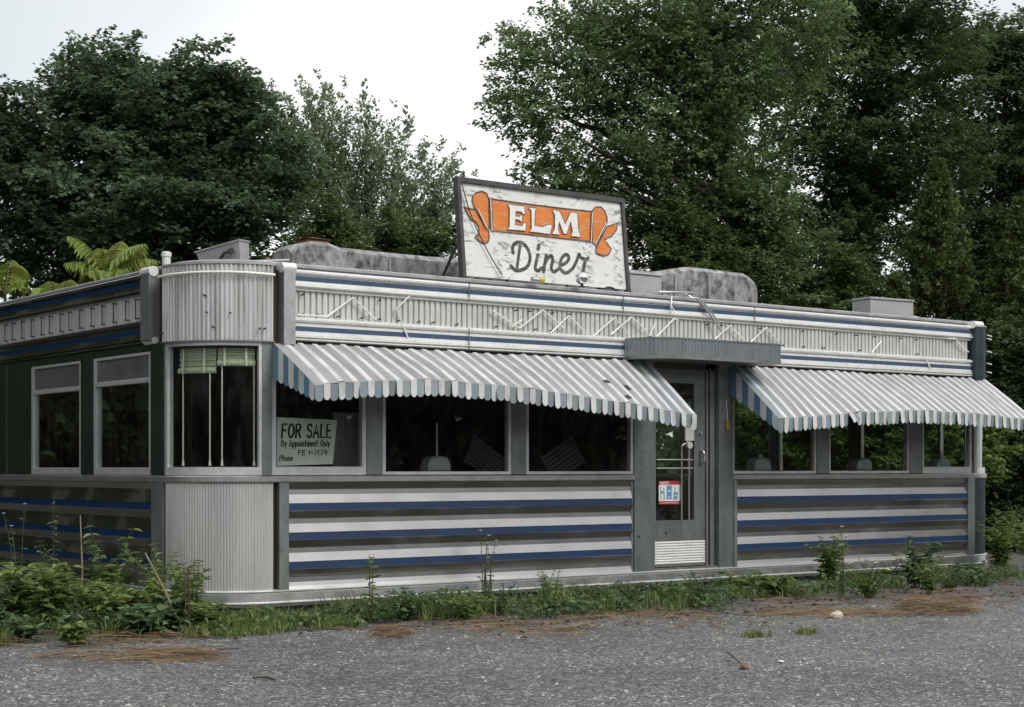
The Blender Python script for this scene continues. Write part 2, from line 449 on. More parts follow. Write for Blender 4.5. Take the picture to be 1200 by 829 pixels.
def arc(cx, cy, rx, ry, a0, a1, n=9):
    return [(cx + rx * math.cos(math.radians(a)), cy + ry * math.sin(math.radians(a))) for a in np.linspace(a0, a1, n)]


GL = {  # hand-lettered strokes on a unit-high body: (advance, strokes)
    'F': (.62, [[(.08, 0), (.08, 1), (.52, 1)], [(.08, .53), (.42, .53)]]),
    'O': (.72, [arc(.36, .5, .28, .5, 90, 450, 17)]),
    'R': (.68, [[(.08, 0), (.08, 1), (.35, 1)] + arc(.35, .76, .2, .24, 90, -90, 7) + [(.1, .52)], [(.3, .52), (.58, 0)]]),
    'S': (.64, [arc(.32, .75, .23, .25, 20, 230, 9) + arc(.32, .26, .24, .26, 75, -160, 10)]),
    'A': (.68, [[(.04, 0), (.34, 1), (.62, 0)], [(.14, .33), (.52, .33)]]),
    'L': (.58, [[(.08, 1), (.08, 0), (.5, 0)]]),
    'E': (.6, [[(.52, 1), (.08, 1), (.08, 0), (.52, 0)], [(.08, .52), (.44, .52)]]),
    'C': (.68, [arc(.36, .5, .28, .5, 50, 310, 12)]),
    'I': (.26, [[(.12, 0), (.12, 1)]]),
    'G': (.7, [arc(.36, .5, .28, .5, 50, 345, 12) + [(.62, .48), (.4, .48)]]),
    'T': (.6, [[(.3, 0), (.3, 1)], [(.02, 1), (.58, 1)]]),
    'B': (.66, [[(.08, 0), (.08, 1), (.3, 1)] + arc(.3, .77, .2, .23, 90, -90, 7) + [(.1, .54)], [(.3, .54)] + arc(.32, .27, .24, .27, 90, -90, 7) + [(.08, 0)]]),
    'P': (.62, [[(.08, 0), (.08, 1), (.32, 1)] + arc(.32, .75, .2, .25, 90, -90, 7) + [(.1, .5)]]),
    '1': (.36, [[(.08, .82), (.2, 1), (.2, 0)]]),
    '7': (.6, [[(.06, 1), (.54, 1), (.22, 0)]]),
    '9': (.6, [arc(.3, .72, .22, .28, 0, 360, 13) + [(.5, .4), (.36, 0)]]),
    '-': (.42, [[(.08, .48), (.34, .48)]]),
    'y': (.52, [[(.06, .62), (.24, .04)], [(.46, .62), (.16, -.32)]]),
    'p': (.56, [[(.08, .62), (.08, -.32)], arc(.28, .31, .2, .31, 150, -150, 11)]),
    'o': (.56, [arc(.28, .31, .2, .31, 90, 450, 13)]),
    'i': (.24, [[(.12, 0), (.12, .62)], [(.12, .84), (.12, .87)]]),
    'n': (.56, [[(.08, 0), (.08, .62)], [(.08, .4)] + arc(.27, .4, .19, .22, 150, 0, 6) + [(.46, 0)]]),
    't': (.44, [[(.2, 1), (.2, .1), (.34, 0)], [(.04, .66), (.38, .66)]]),
    'm': (.82, [[(.08, 0), (.08, .62)], [(.08, .42)] + arc(.24, .42, .16, .2, 150, 0, 6) + [(.4, 0)], [(.4, .42)] + arc(.56, .42, .16, .2, 150, 0, 6) + [(.72, 0)]]),
    'e': (.54, [[(.08, .33), (.46, .36)] + arc(.27, .31, .2, .31, 10, 320, 11)]),
    'l': (.24, [[(.12, 0), (.12, 1)]]),
    'h': (.56, [[(.08, 0), (.08, 1)], [(.08, .4)] + arc(.27, .4, .19, .22, 150, 0, 6) + [(.46, 0)]]),
    ' ': (.4, []),
}


def lettering(mb, text, x, y, h, w, o, ux, uy, un, lift, mi=0, slant=0.0, sx=1.0, track=.08, skew=0.0):
    cx = x; k = 0
    for ch in text:
        adv, strokes = GL[ch]
        for st in strokes:
            pts = [(cx + (p[0] * sx + slant * p[1]) * h, y + p[1] * h + skew * (cx + p[0] * h - x)) for p in st]
            ribbon(mb, pts, w, o, ux, uy, un, lift + .0004 * (k % 5), mi); k += 1
        cx += (adv * sx + track) * h
    return cx


# ------------------------------------------------------------------ the diner
R = .76                     # radius of the rounded corners
XF1 = 11.70                 # where the front turns the far corner
YB = 6.2                    # depth of the car
UP = {k: 1.43 + .0235 * v for k, v in dict(top=83.58, b1t=80.47, b1b=78.18, ct=74.45, cb=62.85, b2t=59.58, b2b=57.55, bot=53.45,
                                           sillt=-3.17, sillb=-6.2, bst=-51.19, bsb=-57.88).items()}
DX0, DX1 = front(741, 550)[0], front(857, 550)[0]       # the doorway's two pilasters, outer edges


def arc1(p0=0., p1=90., n=24, o=0):
    return [(R - R * math.cos(a), R - R * math.sin(a), -math.cos(a), -math.sin(a), o) for a in np.radians(np.linspace(p0, p1, n))]


def arc2(p0=0., p1=90., n=24, o=0):
    return [(XF1 + R * math.sin(a), R - R * math.cos(a), math.sin(a), -math.cos(a), o) for a in np.radians(np.linspace(p0, p1, n))]


def fpath(x0, x1, n=2): return [(x, 0, 0, -1, 0) for x in np.linspace(x0, x1, n)]
def lpath(y0, y1, n=2): return [(0, y, -1, 0, 0) for y in np.linspace(y0, y1, n)]
def rpath(y0, y1, n=2): return [(XF1 + R, y, 1, 0, 0) for y in np.linspace(y0, y1, n)]


def phi_of(px):
    lo, hi = 0., 90.
    for _ in range(40):
        m = (lo + hi) / 2; a = math.radians(m); p = np.array([R - R * math.cos(a), R - R * math.sin(a), 1.43]) - CAM
        x = CX + F * p.dot(Rv) / p.dot(D)
        if x < px: lo = m
        else: hi = m
    return lo


diner = thing('diner', 'long low stainless steel diner with blue bands, rounded corner and striped awnings', 'building', (0, 0, 0))

# footing under the trim
fp = lpath(YB, R, 2) + arc1()[1:] + fpath(R, XF1)[1:] + arc2()[1:] + rpath(R, YB)[1:]
MB().sweep(fp, [(-.06, .10), (-.06, -.05), (-.3, -.05), (-.3, .10)], closed=True).build('footing', 'brick', diner)


def halfround(zt, zb, out, n=6):
    """outline of a rounded bead from zt down to zb"""
    c = (zt + zb) / 2; h = (zt - zb) / 2
    return [(out * math.cos(a), c + h * math.sin(a)) for a in np.linspace(math.pi / 2, -math.pi / 2, n)]


# base trim: two bright beads with a grey band between
zt, zb = UP['bst'], UP['bsb']
prof = [(.0, zt + .012)] + [(o + .030, z) for o, z in halfround(zt + .004, zt - .016, .024)] + [(.034, zt - .03), (.030, zb + .058)] + [(o + .032, z) for o, z in halfround(zb + .050, zb + .028, .026)] + [(.038, zb + .020), (.036, zb), (-.05, zb)]
MB().sweep(fp, prof, [0] * 7 + [1, 1] + [0] * 6 + [1] * 3).build('base_trim', ['frame_light', 'steel_dull'], diner, 40)

# sill ledge (broken by the doorway)
zs, ze = UP['sillt'], UP['sillb']
sp = [(-.06, zs), (.035, zs - .004), (.045, zs - .012), (.045, ze + .012), (.036, ze), (-.02, ze)]
for pth in (lpath(YB, R) + arc1()[1:] + fpath(R, DX0)[1:], fpath(DX1, XF1) + arc2()[1:] + rpath(R, YB)[1:]):
    mb = MB().sweep(pth, sp)
    e = pth[-1] if pth[0][1] == YB else pth[0]
    mb.add([(e[0], e[1] - o_, z_) for o_, z_ in sp], [tuple(range(len(sp)))])
    mb.build('sill_ledge', 'frame', diner, 30)

# inner shell of the walls, so that the car is closed
inner = [(-.035, 1.27), (-.035, .06), (-.12, .06), (-.12, 1.27)]
upper = [(-.03, 3.37), (-.03, 2.60), (-.12, 2.60), (-.12, 3.37)]
wA = lpath(YB, R) + arc1()[1:] + fpath(R, DX0 + .02)[1:]
rear = [(XF1 + R, YB, 0, 1, 0), (0, YB, 0, 1, 0)]
wB = fpath(DX1 - .02, XF1) + arc2()[1:] + rpath(R, YB)[1:]
for pth, pr in ((wA, inner), (wB, inner), (rear, inner), (fp, upper), (rear, upper)):
    MB().sweep(pth, pr, closed=True).build('wall', 'dark_wall', diner)
# floor, ceiling, roof deck
outline = [(x, y) for x, y, *_ in fp]
def slab(z0, z1, inset, name, m):
    cx_, cy_ = (XF1 + R) / 2, YB / 2
    pts = [(x + (inset if x < cx_ else -inset), y + (inset if y < cy_ else -inset)) for x, y in outline]
    n = len(pts)
    MB().add([(x, y, z0) for x, y in pts] + [(x, y, z1) for x, y in pts], [tuple(range(n))[::-1], tuple(range(n, 2 * n))] + [(i, (i + 1) % n, n + (i + 1) % n, n + i) for i in range(n)]).build(name, m, diner)
slab(.22, .30, .13, 'floor', 'dark_floor')
slab(2.66, 2.70, .13, 'ceiling', 'ceiling')
slab(3.372, 3.42, .035, 'roof_deck', 'roofing')

# ---- lower striped panels
PER = .2848                                        # height of one stripe set
zt0 = UP['sillb'] - .004


def stripe_profile():
    """dark undercut, grey upright, bright outward slope, blue band, bright lip - repeated"""
    prof, mats = [], []
    z = zt0
    def seg(dz, o0, o1, m):
        nonlocal z
        if not prof: prof.append((o0, z))
        z -= dz; prof.append((o1, z)); mats.append(m)
    k = PER / .163
    for i in range(4):
        last = i == 3
        seg(.034 * k, .056 if i else .032, .012, 0)           # faces down
        seg(.004 * k, .012, .0115, 0)
        seg(.027 * k, .0115, .0165, 0)                          # nearly upright
        seg(.022 * k, .0165, .028, 0)
        if last:
            seg(z - UP['bst'] - .002, .028, .042, 0); break
        seg(.027 * k, .028, .042, 0)
        seg(.002 * k, .042, .037, 0)
        seg(.038 * k, .037, .045, 1)
        seg(.005 * k, .045, .058, 0)
        seg(.006 * k, .058, .052, 0)
    return prof, mats


SP, SM = stripe_profile()
lpx0, lpx1 = front(336.5, 600)[0], front(738, 600)[0]
rpx0, rpx1 = front(861, 600)[0], front(1131, 600)[0]


def stripe_panel(pth, ends):
    mb = MB().sweep(pth, SP, SM)
    for e in ends:      # close the scalloped end
        pr = SP + [(-.03, SP[-1][1]), (-.03, SP[0][1])]
        mb.add([(e[0] + e[2] * o_, e[1] + e[3] * o_, z_) for o_, z_ in pr], [tuple(range(len(pr)))])
    mb.build('striped_panel', ['steel', 'blue'], diner, 3.5)


p_ = fpath(lpx0, lpx1, 5); stripe_panel(p_, (p_[0], p_[-1]))
p_ = fpath(rpx0, rpx1, 4); stripe_panel(p_, (p_[0], p_[-1]))
p_ = lpath(YB, left(181, 600)[0] + .004, 4); stripe_panel(p_, (p_[-1],))
p_ = rpath(1.0, YB, 3); stripe_panel(p_, (p_[0],))

# ---- corner panels with fine vertical flutes
def fluted(path_fn, a0, a1, nfl, amp, z0, z1, out, name, m, lipmat=None):
    n = nfl * 6; pth = []
    pat = [0, -.25, -.95, -1, -.25, 0]
    for i in range(n + 1):
        a = a0 + (a1 - a0) * i / n
        p = list(path_fn(a, a, 1)[0]); p[4] = amp * pat[i % 6]; pth.append(p)
    MB().sweep(pth, [(out, z1), (out, z0)]).build(name, m, diner, 28)
    return pth


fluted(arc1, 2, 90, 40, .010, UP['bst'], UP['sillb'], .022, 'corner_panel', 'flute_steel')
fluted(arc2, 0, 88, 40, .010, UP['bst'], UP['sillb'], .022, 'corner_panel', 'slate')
for (x0, x1, y0, y1) in ((front(325, 600)[0], lpx0 - .002, -.042, .02), (-.042, .02, R - .0, left(181.5, 600)[0]), (rpx1 + .002, front(1139, 600)[0], -.05, .02), (lpx1 + .002, DX0 - .002, -.02, .02), (DX1 + .002, rpx0 - .002, -.046, .02)):
    MB().box(x0, x1, y0, y1, UP['bst'] + .004, UP['sillb'] - .003, b=.004).build('panel_trim', 'trim_grey', diner)

# ---- fascia: bands above and below a ribbed panel
T = UP['top']
def fascia_top():
    pr, mt = [], []
    def ext(pts, m):
        for p in pts:
            if pr: mt.append(m)
            pr.append(p)
    ext([(-.03, T + .002)], 0)
    ext(halfround(T, T - .055, .055), 0)
    ext([(.012, T - .058), (.012, T - .066), (.03, T - .067)], 0)
    ext([(.03, T - .115)], 1)
    ext([(.034, T - .116), (.036, T - .148)], 0)
    ext([(o + .028, z) for o, z in halfround(T - .149, T - .178, .03)], 0)
    ext([(.012, T - .180), (.012, T - .192)], 0)
    ext([(o + .006, z) for o, z in halfround(T - .193, T - .210, .024)], 0)
    ext([(-.03, T - .212)], 0)
    return pr, mt


def fascia_bot():
    z0 = UP['cb'] + .018
    pr, mt = [], []
    def ext(pts, m):
        for p in pts:
            if pr: mt.append(m)
            pr.append(p)
    ext([(-.03, z0)], 0)
    ext([(o + .004, z) for o, z in halfround(z0, z0 - .055, .05)], 0)
    ext([(.014, z0 - .057), (.014, z0 - .064), (.028, z0 - .072), (.028, UP['b2t'] + .002)], 0)
    ext([(.03, UP['b2b'])], 1)
    ext([(.034, UP['b2b'] - .002), (.036, UP['b2b'] - .042)], 0)
    zz = UP['b2b'] - .043
    ext([(o + .02, z) for o, z in halfround(zz, zz - .022, .034)], 0)
    ext([(.016, zz - .024)], 0)
    ext([(o + .012, z) for o, z in halfround(zz - .025, UP['bot'], .038)], 0)
    ext([(-.06, UP['bot'] - .001)], 0)
    return pr, mt


px_f0, px_f1 = front(341.5, 350)[0], front(1136.5, 410)[0]
ly0 = left(174.5, 360)[0]
sections = [fpath(px_f0, px_f1, 12), lpath(YB, ly0, 6), rpath(1.0, YB, 3)]
for sec, wh in zip(sections, ('white_alu', 'steel', 'steel')):
    for fn in (fascia_top, fascia_bot):
        pr, mt = fn(); MB().sweep(sec, pr, mt).build('fascia_band', [wh, 'blue_faded' if wh == 'white_alu' else 'blue'], diner, 40)

def ribbed(horizontal, a0, a1, pitch):
    n = int(abs(a1 - a0) / pitch); pth = []; s = np.sign(a1 - a0)
    for i in range(n):
        b = a0 + s * i * pitch
        for fr, o in ((.02, -.022), (.24, -.022), (.30, 0), (.96, 0)):
            q = b + s * fr * pitch
            pth.append((q, 0, 0, -1, o) if horizontal == 'f' else ((0, q, -1, 0, o) if horizontal == 'l' else (XF1 + R, q, 1, 0, o)))
    MB().sweep(pth, [(.0, T - .205), (.0, UP['cb'] + .012)]).build('ribbed_panel', 'rib_white', diner)


ribbed('f', px_f0, px_f1, .0685); ribbed('l', YB, ly0, .0685); ribbed('r', 1.0, YB, .0685)
# seams of the fascia bands
for px in (546.5, 727, 881):
    x = front(px, 350)[0]
    MB().box(x - .002, x + .002, -.060, -.04, T - .19, T - .004).build('seam_strip', 'trim_grey', diner)
    if px < 700: MB().box(x - .002, x + .002, -.058, -.04, UP['bot'], UP['cb'] + .01).build('seam_strip', 'trim_grey', diner)

# upper corner drum, pilasters with rolled caps
uz0, uz1 = 2.668, T + .02
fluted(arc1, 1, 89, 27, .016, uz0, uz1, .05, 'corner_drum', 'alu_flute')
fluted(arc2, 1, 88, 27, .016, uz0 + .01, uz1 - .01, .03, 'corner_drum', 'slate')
MB().sweep(arc1(0, 90), [(.058, uz1 - .006), (.058, uz1 + .012), (-.12, uz1 + .016)]).build('drum_rim', 'roof_edge', diner, 30)
MB().sweep(arc1(0, 90), [(.058, uz0 + .002), (.058, uz0 - .012), (-.10, uz0 - .014)]).build('drum_rim', 'trim_grey', diner, 30)
MB().sweep(arc2(0, 90), [(.038, uz1 - .016), (.038, uz1 + .002), (-.12, uz1 + .004)]).build('drum_rim', 'roof_edge', diner, 30)


def pilaster_front(x0, x1, zc, cap=True, m='frame'):
    mb = MB().box(x0, x1, -.10, .02, 2.64, zc - .03, b=.006)
    p = mb.build('fascia_pilaster', m, diner)
    if cap:
        c = ((x0 + x1) / 2, -.03, zc - .005)
        cp = MB(); cp.tube([(x0 - .012, -.055, zc - .01), (x1 + .012, -.055, zc - .01)], .052, 14)
        cp.box(x0 - .008, x1 + .008, -.055, .10, zc - .03, zc + .04)
        cp.build('rolled_cap', 'white_alu', p, 40)


pilaster_front(front(327, 350)[0], front(340.5, 350)[0], T + .01)
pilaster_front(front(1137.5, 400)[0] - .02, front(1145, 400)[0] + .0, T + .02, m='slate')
y0, y1 = left(175, 360)[0] - .005, left(182.5, 360)[0] + .0
y1, y0 = sorted((y0, y1), reverse=True)
p = MB().box(-.10, .02, y0 - .05, y1, 2.70, T - .02, b=.006).build('fascia_pilaster', 'trim_grey', diner)
cp = MB(); cp.tube([(-.05, y0 - .06, T - .005), (-.05, y1 + .02, T - .005)], .052, 14); cp.build('rolled_cap', 'white_alu', p, 40)
cp = MB(); cp.tube([(-.03, y0 - .06, 2.70), (-.03, y1 + .02, 2.70)], .036, 14); cp.build('rolled_cap', 'white_alu', p, 40)

# roof edge strip behind the fascia
edge = lpath(YB, R) + arc1()[1:] + fpath(R, XF1)[1:] + arc2()[1:] + rpath(R, YB)[1:]
MB().sweep([e_ for e_ in edge], [(-.09, T - .02), (-.09, T + .062), (-.10, T + .072), (-.22, T + .075), (-.22, T - .02)], closed=True).build('roof_edge', 'roof_edge', diner)

# ---- window line
GZ0, GZ1 = UP['sillt'] + .002, 2.60
def flat_window(x0, x1, bottom=.045, side=.04, out=.02):
    """frame with a pane, in the front wall"""
    fr = MB()
    for a, b_ in ((x0, x0 + side), (x1 - side, x1)): fr.box(a, b_, -out, .05, GZ0, GZ1, b=.004)
    fr.box(x0 + side, x1 - side, -out, .05, GZ0, GZ0 + bottom, b=.004); fr.box(x0 + side, x1 - side, -out, .05, GZ1 - .04, GZ1, b=.004)
    w = fr.build('window', 'frame_light', diner)
    g = MB().box(x0 + side, x1 - side, .010, .016, GZ0 + bottom, GZ1 - .04).build('pane', 'glass', w)
    return w


def pil(x0, x1, y0=-.03, y1=.06, m='trim_grey', z0=None, z1=2.665, name='window_pilaster'):
    return MB().box(x0, x1, y0, y1, z0 if z0 is not None else GZ0, z1, b=.006).build(name, m, diner)


fx = lambda px: front(px, 530)[0]
flat_window(fx(317.5), fx(428), .085, .045)
pil(fx(428) + .003, fx(447) - .003)
flat_window(fx(447), fx(598), .035, .04)
pil(fx(598) + .003, fx(615) - .003)
flat_window(fx(615), fx(741), .035, .04)
flat_window(fx(857), fx(955), .035, .03)
pil(fx(955) + .003, fx(970) - .003)
flat_window(fx(970), fx(1064), .035, .03)
pil(fx(1064) + .003, fx(1079.5) - .003)
flat_window(fx(1079.5), fx(1137), .085, .035)

# curved corner windows
def curved_window(fn, a0, a1, bottom):
    fr = MB()
    w_ = math.degrees(.030 / R)
    for q0, q1 in ((a0, a0 + w_), (a1 - w_, a1)): fr.sweep(fn(q0, q1, 4), [(.025, GZ1 + .06), (.025, GZ0), (-.04, GZ0), (-.04, GZ1 + .06)], closed=True)
    for z0_, z1_ in ((GZ0, GZ0 + bottom), (GZ1 + .02, GZ1 + .06)): fr.sweep(fn(a0 + w_, a1 - w_, 20), [(.022, z1_), (.022, z0_), (-.04, z0_), (-.04, z1_)], closed=True)
    w = fr.build('window', 'frame_light', diner)
    MB().sweep(fn(a0 + w_, a1 - w_, 24), [(-.008, GZ1 + .02), (-.008, GZ0 + bottom), (-.014, GZ0 + bottom), (-.014, GZ1 + .02)], closed=True).build('pane', 'glass', w, 40)
    return w


PA0, PA1 = phi_of(197), phi_of(306)
curved_window(arc1, PA0, PA1, .08)
curved_window(arc2, 6, 84, .08)
MB().sweep(arc1(PA1 + .2, 89, 6), [(.03, 2.665), (.03, GZ0), (-.05, GZ0), (-.05, 2.665)], closed=True).build('window_pilaster', 'trim_grey', diner, 40)
MB().sweep(arc1(0.3, PA0 - .2, 5), [(.03, 2.665), (.03, GZ0), (-.05, GZ0), (-.05, 2.665)], closed=True).build('window_pilaster', 'frame', diner, 40)
MB().sweep(arc2(1, 5.8, 5), [(.03, 2.665), (.03, GZ0), (-.05, GZ0), (-.05, 2.665)], closed=True).build('window_pilaster', 'frame', diner, 40)

# left side windows with grey transom boards, green pilasters and a green end panel
def side_window(pxa, pxb, pya, pyb):
    ya, yb = left(pxa, 500)[0], left(pxb, 500)[0]              # ya is farther
    zt_ = left(pxb, pyb)[1]; zm = left(pxb, pya)[1]
    fr = MB(); s_ = .055
    for a, b_ in ((yb, yb + s_), (ya - s_, ya)): fr.box(-.022, .05, a, b_, GZ0, zt_, b=.004)
    fr.box(-.022, .05, yb + s_, ya - s_, GZ0, GZ0 + .075, b=.004); fr.box(-.022, .05, yb + s_, ya - s_, zm - .025, zm + .025, b=.004)
    fr.box(-.022, .05, yb + s_, ya - s_, zt_ - .03, zt_, b=.004)
    w = fr.build('window', 'frame_light', diner)
    MB().box(.006, .012, yb + s_, ya - s_, GZ0 + .075, zm - .025).build('pane', 'glass', w)
    MB().box(-.004, .02, yb + s_, ya - s_, zm + .025, zt_ - .03).build('transom_board', 'transom', w)
    return ya, yb, zt_


wa = side_window(39, 97.5, 455, 423)
wb = side_window(112, 179.5, 445, 412)
yend = YB
MB().box(-.03, .06, wa[0] + .003, yend, GZ0, 2.68, b=.004).build('green_end_panel', 'mirrored_green', diner)
ym = left(11, 500)[0]; MB().box(-.036, -.032, ym - .006, ym + .006, GZ0, 2.67).build('panel_seam', 'trim_grey', diner)
ys = left(38, 500)[0]
MB().box(-.03, .06, wb[0] + .003, wa[1] - .003, GZ0, 2.68, b=.004).build('window_pilaster', 'mirrored_green', diner)
MB().box(-.03, .06, R * .99, wb[1] - .003, GZ0, 2.68, b=.004).build('window_pilaster', 'mirrored_green', diner)
MB().box(-.02, .05, wb[1], wa[0], wa[2] + .003, 2.68).build('window_head', 'mirrored_green', diner)
# right side
for k in range(3):
    y0_ = 1.1 + k * 1.7
    fr = MB().box(XF1 + R - .05, XF1 + R + .02, y0_, y0_ + .05, GZ0, GZ1); fr.box(XF1 + R - .05, XF1 + R + .02, y0_ + 1.5, y0_ + 1.55, GZ0, GZ1); fr.box(XF1 + R - .05, XF1 + R + .02, y0_ + .05, y0_ + 1.5, GZ0, GZ0 + .04); fr.box(XF1 + R - .05, XF1 + R + .02, y0_ + .05, y0_ + 1.5, GZ1 - .04, GZ1)
    w = fr.build('window', 'frame', diner); MB().box(XF1 + R - .015, XF1 + R - .01, y0_ + .05, y0_ + 1.5, GZ0, GZ1).build('pane', 'glass', w)
    MB().box(XF1 + R - .06, XF1 + R + .03, y0_ + 1.56, y0_ + 1.69, GZ0, 2.68).build('window_pilaster', 'trim_grey', diner)
# rear wall: windows between solid stretches
rx = [0.0, 1.6, 3.6, 5.4, 7.4, 8.1, 9.45, 9.9, 11.2, 11.6, XF1 + R]
solid = [(0.0, 11.3), (12.2, XF1 + R)]
for a, b_ in solid: MB().box(a, b_, YB - .12, YB - .03, 1.27, 2.60).build('wall', 'dark_wall', diner)
for (a, b_), (c_, d_) in zip(solid, solid[1:]):
    fr = MB(); fr.box(b_, b_ + .05, YB - .1, YB - .02, 1.28, 2.6); fr.box(c_ - .05, c_, YB - .1, YB - .02, 1.28, 2.6); fr.box(b_ + .05, c_ - .05, YB - .1, YB - .02, 1.28, 1.33); fr.box(b_ + .05, c_ - .05, YB - .1, YB - .02, 2.55, 2.6)
    w = fr.build('window', 'frame', diner); MB().box(b_ + .05, c_ - .05, YB - .06, YB - .055, 1.28, 2.6).build('pane', 'glass', w)

# inside: back counter and a partition, barely seen
MB().box(1.2, 8.2, 3.6, 4.2, .3, 1.25, b=.02).build('counter', 'dark_wall', diner)
MB().box(7.0, 7.08, 3.2, YB - .13, .3, 2.6).build('partition', 'dark_wall', diner)

# ---- door
dY = .05
dxl, dxr = front(762, 550, dY)[0], front(826, 550, dY)[0]
dzb, dzt = front(795, 664, dY)[1], front(795, 431, dY)[1]
jl = MB().box(DX0 + .002, dxl - .004, -.035, .10, UP['bst'] + .002, 2.68, b=.006).build('door_jamb', 'door_metal', diner)
xg = front(840, 550)[0]
MB().box(xg, DX1 - .0, -.035, .10, UP['bst'] + .002, 2.68, b=.006).build('door_jamb', 'door_metal', diner)
MB().box(dxr + .006, xg - .004, .03, .10, UP['bst'] + .01, 2.68, b=.004).build('door_post', 'trim_grey', diner)
MB().tube([(dxr + .05, .026, UP['bst'] + .02), (dxr + .05, .026, 2.66)], .012, 8).build('door_bead', 'black', diner)
MB().box(dxl - .004, xg - .004, -.02, .10, UP['bst'] - .004, dzb - .008, b=.004).build('threshold', 'steel_dull', diner)
MB().box(dxl - .002, dxr + .004, .04, .10, dzt + .006, 2.68).build('door_head', 'trim_grey', diner)
gx0, gx1 = front(768.5, 550, dY)[0], front(813.5, 550, dY)[0]
gz0, gz1 = front(790, 610, dY)[1], front(790, 449, dY)[1]
mb = MB()
for a, b_, c_, d_ in ((dxl, gx0, dzb, dzt), (gx1, dxr, dzb, dzt), (gx0, gx1, dzb, gz0), (gx0, gx1, gz1, dzt)): mb.box(a, b_, dY, dY + .045, c_, d_, b=.003)
door = mb.build('door', 'door_metal', diner)
MB().box(gx0, gx1, dY + .02, dY + .026, gz0, gz1).build('pane', 'glass', door)
# slatted kick plate
zk0, zk1 = front(795, 661, dY)[1], front(795, 634, dY)[1]
mb = MB()
nsl = 9
for i in range(nsl):
    z0_ = zk0 + (zk1 - zk0) * i / nsl; h_ = (zk1 - zk0) / nsl
    mb.add([(dxl + .004, dY - .002, z0_), (dxr - .006, dY - .002, z0_), (dxr - .006, dY - .016, z0_ + h_ * .35), (dxl + .004, dY - .016, z0_ + h_ * .35), (dxl + .004, dY - .003, z0_ + h_ * .92), (dxr - .006, dY - .003, z0_ + h_ * .92)], [(0, 1, 2, 3), (3, 2, 5, 4)])
mb.build('kick_plate', 'white_alu', door)
# push bars on the glass
mb = MB()
for py in (539, 549): 
    z_ = front(790, py, dY)[1]; mb.tube([(gx0 + .002, dY - .008, z_), (gx1 - .03, dY - .008, z_)], .009, 8)
xv0, xv1 = front(798, 550, dY)[0], front(806.5, 550, dY)[0]; zd = front(806, 522, dY)[1]
mb.tube(spl([(xv0, dY - .012, gz0 + .004), (xv0, dY - .012, zd - .09), (xv0 + .01, dY - .012, zd - .01), (xv0 + .06, dY - .012, zd + .018), (xv1, dY - .012, zd + .01)]), .009, 8)
mb.tube([(xv1, dY - .012, gz0 + .004), (xv1, dY - .012, zd)], .009, 8)
mb.build('push_bar', 'frame', door, 40)
mb = MB(); mb.tube([(xv1, dY - .035, zd), (xv1, dY + .012, zd)], .042, 18); mb.build('bar_boss', 'soap', door, 40)
mb = MB().box(front(802, 510, dY)[0], front(812, 510, dY)[0], dY - .02, dY - .001, front(806, 517, dY)[1], front(806, 497, dY)[1], b=.004); mb.build('latch_plate', 'soap', door)
lx = front(821, 520, dY)[0]
mb = MB(); mb.tube([(lx, dY - .02, front(821, 508, dY)[1]), (lx, dY + .005, front(821, 508, dY)[1])], .022, 14); mb.build('lock', 'frame', door, 40)
mb = MB(); zz = front(821, 536, dY)[1]; mb.tube(spl([(lx, dY - .002, zz + .09), (lx, dY - .05, zz + .06), (lx + .01, dY - .055, zz), (lx, dY - .05, zz - .06), (lx, dY - .002, zz - .09)]), .016, 8); mb.build('handle', 'frame', door, 40)
for px, py in ((749, 629), (781, 625), (824, 655)): 
    mb = MB()
    yy = -.037 if px == 749 else dY - .002
    x_, z_ = front(px, py, yy); mb.tube([(x_, yy - .004, z_), (x_, yy + .004, z_)], .014, 10); mb.build('bolt_hole', 'black', diner if px == 749 else door)
# cigarette sticker on the glass
ex, ez, ey = np.array([1., 0, 0]), np.array([0, 0, 1.]), np.array([0, -1., 0])
sx0, sz1 = front(772, 564, dY + .018); sx1, sz0 = front(797, 591, dY + .018)
w_, h_ = sx1 - sx0, sz1 - sz0; so = np.array([sx0, dY + .018, sz0])
st = MB()
def srect(u0, u1, v0, v1, mi, lift, sh=0.0):
    st.add([so + ex * (u0 + sh * v0 / h_) + ez * v0 + ey * lift, so + ex * (u1 + sh * v0 / h_) + ez * v0 + ey * lift, so + ex * (u1 + sh * v1 / h_) + ez * v1 + ey * lift, so + ex * (u0 + sh * v1 / h_) + ez * v1 + ey * lift], [(0, 1, 2, 3)], mi)
srect(0, w_, 0, h_, 1, .0006); srect(0, w_, h_ * .84, h_, 0, .0012); srect(0, w_, 0, h_ * .14, 0, .0012)
srect(w_ * .10, w_ * .13, h_ * .20, h_ * .78, 2, .0018, -.02); srect(w_ * .24, w_ * .28, h_ * .22, h_ * .70, 2, .0018, -.015); srect(w_ * .14, w_ * .23, h_ * .46, h_ * .58, 2, .0022, -.02)
srect(w_ * .36, w_ * .60, h_ * .22, h_ * .80, 2, .0018); srect(w_ * .41, w_ * .55, h_ * .55, h_ * .60, 1, .0026); srect(w_ * .41, w_ * .55, h_ * .30, h_ * .33, 1, .0026)
srect(w_ * .66, w_ * .86, h_ * .20, h_ * .52, 2, .0018, .02); srect(w_ * .70, w_ * .74, h_ * .54, h_ * .74, 2, .0018, .02); srect(w_ * .71, w_ * .82, h_ * .36, h_ * .40, 1, .0026, .02)
lettering(st, 'CIGARETTES', w_ * .05, h_ * .868, h_ * .10, h_ * .018, so, ex, ez, ey, .002, 1, sx=.72, track=.06)
ribbon(st, spl([(w_ * (.06 + .06 * i), h_ * (.05 + .035 * (i % 2))) for i in range(15)], 3), h_ * .018, so, ex, ez, ey, .002, 1)
st.build('sticker', ['red', 'paper_white', 'blue_print'], door)

